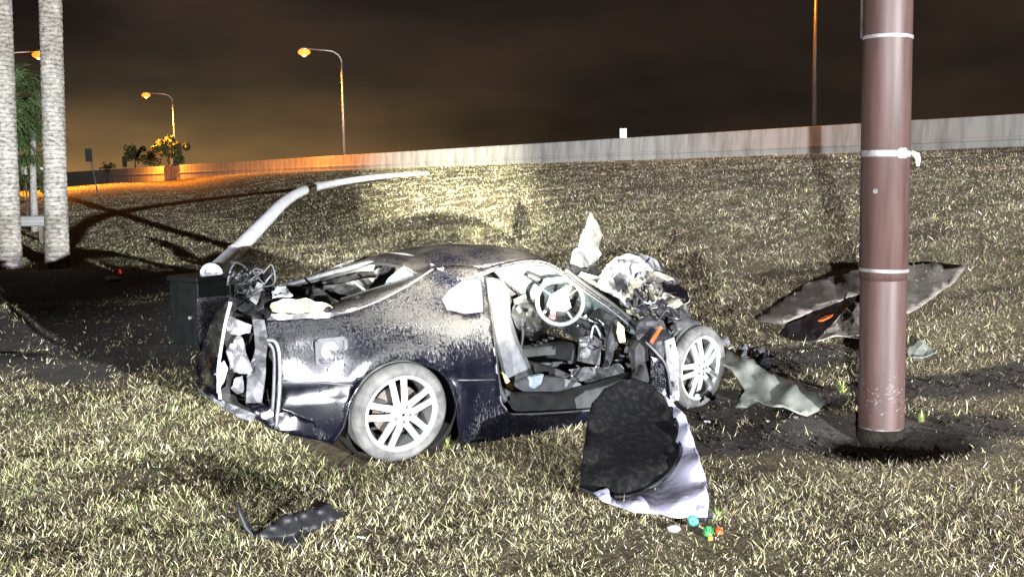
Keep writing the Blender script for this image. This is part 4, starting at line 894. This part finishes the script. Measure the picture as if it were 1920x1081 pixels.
ground_sheet('orange_lens', [(1534, 602, .11), (1548, 593, .13), (1562, 591, .13), (1556, 596, .12), (1542, 602, .11)], 'orange', 'small orange lens fragment in the fold of the torn bonnet', 'lens', amp=.02, step=6, seed=64)
ground_sheet('crumpled_fender', [(1342, 652, .30), (1362, 662, .32), (1400, 684, .30), (1440, 704, .24), (1490, 716, .18), (1530, 738, .10), (1550, 762, .03), (1535, 778, .02), (1495, 786, .02), (1450, 774, .08), (1425, 758, .14), (1400, 772, .02), (1378, 770, .02), (1396, 745, .12), (1388, 728, .2), (1368, 700, .26), (1345, 680, .28)], 'frag_grey', 'crumpled grey-green bumper piece lying between the front wheel and brown pole', 'bumper', amp=.06, freq=3.5, step=10, thick=.012, seed=65, smooth=True, fold=.08)
ground_sheet('torn_headlamp', [(1342, 640, .22), (1365, 632, .24), (1372, 652, .2), (1356, 660, .18)], 'white_crumple', 'torn white headlamp piece beside the front wheel', 'headlamp', amp=.04, step=6, seed=66)
ground_sheet('foil_scrap', [(1374, 660, .14), (1396, 650, .16), (1440, 660, .12), (1442, 676, .08), (1410, 672, .1), (1384, 672, .12)], 'torn_metal', 'shiny foil scrap behind the grey-green bumper piece', 'scrap', amp=.07, freq=12, step=6, seed=67)
ground_sheet('torn_undertray', [(1400, 676, .1), (1440, 664, .14), (1450, 700, .05), (1425, 702, .05)], 'black_plastic', 'black undertray scrap behind the grey-green bumper piece', 'scrap', amp=.06, freq=8, step=7, seed=68)
ground_sheet('blue_scrap', [(1700, 648, .10), (1722, 640, .14), (1756, 660, .03), (1730, 672, .02), (1704, 670, .02)], 'frag_grey', 'small bluish panel scrap sticking out behind the brown pole', 'scrap', amp=.02, step=8, seed=69)
ground_sheet('black_trim_piece', [(478, 1004, .02), (505, 986, .10), (535, 966, .16), (570, 960, .17), (603, 950, .15), (616, 949, .13), (628, 960, .08), (652, 962, .03), (640, 970, .02), (608, 984, .02), (575, 998, .01), (556, 1022, .0), (530, 1022, .0), (505, 1010, .0)], 'black_plastic', 'black bent plastic trim piece lying on the grass in front of the car', 'trim piece', amp=.006, step=7, thick=.02, seed=70, smooth=True)
p = hit(455, 1004); o = MB().tube([Vector(at(446, 942, p[1])), Vector(at(452, 962, p[1])), Vector(at(462, 985, p[1])), Vector(at(476, 1003, p[1]-.01)), Vector(at(482, 1006, p[1]-.02))], [.018, .026, .03, .026, .015], 8, sy=.5).build('black_trim_strip', 'black_plastic', smooth=True); tag(o, 'upright black plastic strip at the end of the bent trim piece', 'trim strip')
# litter by the sheet corner
def disc(name, px, py, r, mat, lab, cat, tilt=70, az=0, h=.02):
    p = hit(px, py); o = MB().lathe([(.004, h), (r*.55, h), (r*.6, h*.4), (r*.8, h*.4), (r*.85, h), (r, h*.8), (r, -h*.8), (r*.85, -h), (.004, -h)], 24).build(name, mat, smooth=False); o.location = (p[0], p[1], p[2]+r*.85); o.rotation_euler = (math.radians(tilt), 0, math.radians(az)); return tag(o, lab, cat)
disc('toy_wheel', 1300, 984, .026, 'teal', 'small teal plastic wheel lying at the corner of the lavender lining', 'toy wheel', 75, -20, .012)
disc('green_reel', 1328, 1003, .024, 'green', 'small green plastic reel in the grass below the teal wheel', 'reel', 40, 15, .016)
disc('yellow_lid', 1332, 1012, .012, 'yellow', 'small yellow lid touching the green reel', 'lid', 20, 0, .012)
disc('orange_toy', 1348, 1000, .018, 'orange', 'small orange-red toy piece in the grass beside the green reel', 'toy', 30, 30, .012)
disc('black_connector', 1316, 978, .024, 'black_plastic', 'small black connector between the teal wheel and lavender lining', 'connector', 85, 60, .03)
disc('metal_clip', 1336, 972, .020, 'torn_metal', 'small grey metal clip at the lining corner', 'clip', 80, -50, .012)
def pebble(name, px, py, r, mat, lab, cat, sc=(1, .8, .5)):
    p = hit(px, py); bm = bmesh.new(); bmesh.ops.create_icosphere(bm, subdivisions=2, radius=r)
    for v in bm.verts: v.co *= 1+.35*mnoise.noise(v.co*(1.3/r)+Vector((px, 0, 0)))
    me = bpy.data.meshes.new(name); bm.to_mesh(me); bm.free(); me.materials.append(MT[mat]); o = bpy.data.objects.new(name, me); link(o); o.scale = sc; o.location = (p[0], p[1], p[2]+r*.3); return tag(o, lab, cat)
pebble('white_paper', 1264, 994, .035, 'white_crumple', 'small crumpled white paper in the grass beside the teal wheel', 'paper')
pebble('red_cup', 219, 514, .10, 'red', 'small red crumpled cup on the dark ground near the palms', 'cup', (.8, .7, .9))
pebble('white_bag', 212, 526, .13, 'white_crumple', 'small white crumpled bag beside the red cup', 'bag', (1.2, .7, .4))
for i, (x, y) in enumerate(((1326, 792), (1470, 790), (1492, 784), (1330, 803), (1570, 690), (1555, 668), (1480, 652), (1505, 660), (1380, 640), (160, 624), (325, 612), (680, 1010), (1530, 650), (1440, 790), (1620, 700), (388, 368), (370, 372))):
    p = hit(x, y); r_ = (.022 if y > 600 else .13)*random.uniform(.6, 1.4); k_ = random.choice((4, 5, 6)); q = Matrix.Rotation(random.uniform(-.7, .7), 4, 'X') @ Matrix.Rotation(random.uniform(-.7, .7), 4, 'Y')
    V = [q @ Vector((r_*random.uniform(.5, 1.3)*math.cos(6.28*a/k_), r_*random.uniform(.4, 1)*math.sin(6.28*a/k_), r_*random.uniform(-.15, .15))) for a in range(k_)]+[Vector((0, 0, r_*.2))]
    o = mesh('debris_chip', V, [(a, (a+1) % k_, k_) for a in range(k_)], random.choice(['white_crumple', 'torn_metal', 'grey_panel', 'plank']), None, thick=.006); o.location = (p[0], p[1], p[2]+r_*.35)
    tag(o, 'small pale debris chip lying on the ground around the wreck', 'debris', 'small pale debris chips')

def weed(px, py, n, hh, lab):
    p = hit(px, py); mb = MB()
    for i in range(n):
        a = random.uniform(0, 6.28); ln_ = random.uniform(.2, 1.1); L_ = hh*random.uniform(.5, 1.1); d = Vector((math.cos(a)*math.sin(ln_), math.sin(a)*math.sin(ln_), math.cos(ln_))); w_ = Vector((-math.sin(a), math.cos(a), 0))*.004
        m_ = d*L_*.6; t_ = d*L_+Vector((0, 0, -L_*.15)); b_ = Vector((random.uniform(-.02, .02), random.uniform(-.02, .02), -.01)); mb.add([b_-w_, b_+w_, m_+w_*1.2, m_-w_*1.2, t_], [(0, 1, 2, 3), (3, 2, 4)])
    o = mb.build('weed_tuft', 'weed'); o.location = [float(v) for v in p]; tag(o, lab, 'weed', 'weed tufts')
weed(1346, 972, 26, .10, 'green weed tuft beside the coloured litter at the lining corner')
weed(1578, 735, 30, .14, 'straw-coloured weed tuft in bare soil between the bumper piece and brown pole')
weed(1728, 790, 22, .10, 'pale weed tuft beside the foot of the brown pole')
weed(838, 838, 22, .10, 'straw weed tuft against the tyre of the rear wheel')
# ------------------------------------------------------------------ churned soil clods
cX = rng.uniform(-3, 7, 90000); cY = rng.uniform(5.5, 10, 90000); kp = (bare(cX, cY) > rng.random(90000)*.9+.1) & (np.hypot(cX-pole.location.x, cY-pole.location.y) > .2)
cs_ = (cX-CO[0])*U[0]+(cY-CO[1])*U[1]; ct_ = (cX-CO[0])*NN[0]+(cY-CO[1])*NN[1]; kp &= ~((cs_ > -.6) & (cs_ < 3.0) & (ct_ > -.1) & (ct_ < 1.8))
cX, cY = cX[kp][:3600], cY[kp][:3600]; nC = len(cX); cz_ = hz(cX, cY); cr = (.003+.026*rng.random(nC)**5)*(cY/7)**.5
dirs = np.array([(1, 0, 0), (0, 1, 0), (-1, 0, 0), (0, -1, 0), (0, 0, .8), (0, 0, -.6)])
cv = np.stack([cX, cY, cz_], 1)[:, None, :]+dirs[None]*cr[:, None, None]*(.55+.8*rng.random((nC, 6, 1)))
fo_ = np.array([(0, 1, 4), (1, 2, 4), (2, 3, 4), (3, 0, 4), (1, 0, 5), (2, 1, 5), (3, 2, 5), (0, 3, 5)])
tag(mesh('soil_clods', cv.reshape(-1, 3), (np.arange(nC)[:, None, None]*6+fo_[None]).reshape(-1, 3).tolist(), 'soil_clod'), 'dark crumbs of churned soil around the pole and wreck', 'soil', kind='stuff')

# ------------------------------------------------------------------ grass
def grass(name, Y0, Y1, n, lab, big=1.0, bent=.3, pw=1.0):
    hr, wr = (.010, .046), (.0017, .0042)
    u = rng.random(int(n*1.7)); Y = Y0*(Y1/Y0)**(u**pw); X = (rng.random(len(Y))*2-1)*(.60*Y+.6)
    # most blades stand in tufts
    nc = len(Y)//16; cid = rng.integers(0, nc, len(Y)); tuft = rng.random(len(Y)) < .62; sg = hr[1]*.38*(Y/5)**.75*big; sg = np.where(tuft, sg[cid], sg)
    X = np.where(tuft, X[cid]+rng.normal(0, 1, len(Y))*sg, X); Y = np.where(tuft, Y[cid]+rng.normal(0, 1, len(Y))*sg*1.1, Y)
    trnd = rng.random(nc)[cid]; trnd = np.where(tuft, trnd, rng.random(len(Y)))
    D = dist_wall(X, Y)
    keep = D > .35
    b = bare(X, Y); patch = vnoise(X*1.3, Y*1.3, 21)*.6+vnoise(X*4.1, Y*4.1, 22)*.4
    keep &= rng.random(len(Y)) < (1-b*.94)*(.45+.75*np.clip((patch-.25)*2.2, 0, 1))
    cs = (X-CO[0])*U[0]+(Y-CO[1])*U[1]; ctt = (X-CO[0])*NN[0]+(Y-CO[1])*NN[1]
    keep &= ~((cs > -.45) & (cs < 2.9) & (ctt > .06) & (ctt < 1.75))
    keep &= np.hypot(X-pole.location.x, Y-pole.location.y) > .2
    X, Y, b, patch, trnd = X[keep][:n], Y[keep][:n], b[keep][:n], patch[keep][:n], trnd[keep][:n]; n = len(X)
    Z = hz(X, Y)-.006
    r = rng.random
    az = r(n)*2*np.pi; lean = np.radians(10+78*r(n)**.6); h = (hr[0]+(hr[1]-hr[0])*r(n)**2)*(.55+.8*patch)*(.6+.9*trnd**2); wd = wr[0]+(wr[1]-wr[0])*r(n)
    sz = np.maximum((Y/5)**.78, .8)*big*(.75+.5*(trnd > .7)); h = np.minimum(h*sz, .05+.09*r(n)); wd = wd*sz
    dx, dy = np.cos(az)*np.sin(lean), np.sin(az)*np.sin(lean); dz = np.cos(lean)
    fa = r(n)*2*np.pi; wx, wy = np.cos(fa)*wd/2, np.sin(fa)*wd/2
    curl = (r(n)-.2)*.55
    B = np.stack([X, Y, Z], 1); W = np.stack([wx, wy, np.zeros(n)], 1)
    mid = B+np.stack([dx, dy, dz], 1)*(h*.55)[:, None]; tip = mid+np.stack([dx*(1+curl), dy*(1+curl), dz-curl*.9], 1)*(h*.5)[:, None]
    nb = int(n*bent); ns_ = n-nb      # first nb blades have a knee, the rest are plain flat slivers
    tip[nb:] = B[nb:]+np.stack([dx, dy, dz], 1)[nb:]*(h[nb:]*.8)[:, None]
    V1 = np.stack([B-W*.7, B+W*.7, mid+W, mid-W, tip], 1)[:nb].reshape(-1, 3); V2_ = np.stack([B-W*.9, B+W*.9, tip], 1)[nb:].reshape(-1, 3)
    Vv = np.concatenate([V1, V2_]); idx = np.arange(nb)*5; id2 = nb*5+np.arange(ns_)*3
    loops = np.concatenate([np.stack([idx, idx+1, idx+2, idx+3, idx+3, idx+2, idx+4], 1).ravel(), np.stack([id2, id2+1, id2+2], 1).ravel()])
    starts = np.concatenate([np.stack([np.arange(nb)*7, np.arange(nb)*7+4], 1).ravel(), nb*7+np.arange(ns_)*3]); tot = np.concatenate([np.tile([4, 3], nb), np.full(ns_, 3)])
    me = bpy.data.meshes.new(name); me.vertices.add(len(Vv)); me.vertices.foreach_set('co', Vv.astype(np.float32).ravel())
    me.loops.add(len(loops)); me.loops.foreach_set('vertex_index', loops.astype(np.int32)); me.polygons.add(len(starts)); me.polygons.foreach_set('loop_start', starts.astype(np.int32)); me.polygons.foreach_set('loop_total', tot.astype(np.int32))
    pal = np.array([(.40, .345, .23), (.68, .65, .55), (.29, .275, .125), (.14, .10, .072), (.15, .19, .075), (.46, .42, .22)])
    gsel = vnoise(X*.55, Y*.55, 31)*.5+vnoise(X*2.0, Y*2.0, 32)*.5           # green or dry patches
    right = np.clip((X-.6)/2.5, 0, 1)                                          # browner turf towards the pole
    wts = np.stack([np.full(n, 1.0), np.full(n, .55), .4+1.6*np.clip(gsel-.4, 0, 1)*3*(1-.6*right), 1.2+1.8*right, 1.2*np.clip(gsel-.5, 0, 1)*3*(1-.7*right), .9*(1-.7*right)], 1)
    cw = np.cumsum(wts, 1); k = (np.where(r(n) < .55, trnd, r(n))[:, None]*cw[:, -1:] > cw).sum(1); c = pal[k]*((.65+.6*r(n))*(.62+.75*vnoise(X*.45+3, Y*.45, 41)*.6+.75*vnoise(X*1.7, Y*1.7, 42)*.4))[:, None]
    c4 = np.ones((len(Vv), 4), np.float32); c4[:, :3] = np.concatenate([np.repeat(c[:nb], 5, 0), np.repeat(c[nb:], 3, 0)])
    at_ = me.attributes.new('tint', 'FLOAT_COLOR', 'POINT'); at_.data.foreach_set('color', c4.ravel())
    me.update(); me.validate(); me.materials.append(MT['grass']); o = bpy.data.objects.new(name, me); link(o); return tag(o, lab, 'grass', kind='stuff')
grass('grass', 2.6, 9.0, 1000000, 'short dry patchy grass around the wrecked car', 1.0, .25)
grass('bank_grass', 9.0, 24.0, 500000, 'short dry grass on the lower bank behind the car', 1.05, .12)
grass('far_bank_grass', 24.0, 95.0, 300000, 'short dry grass on the upper bank below the wall', 1.25, .05)
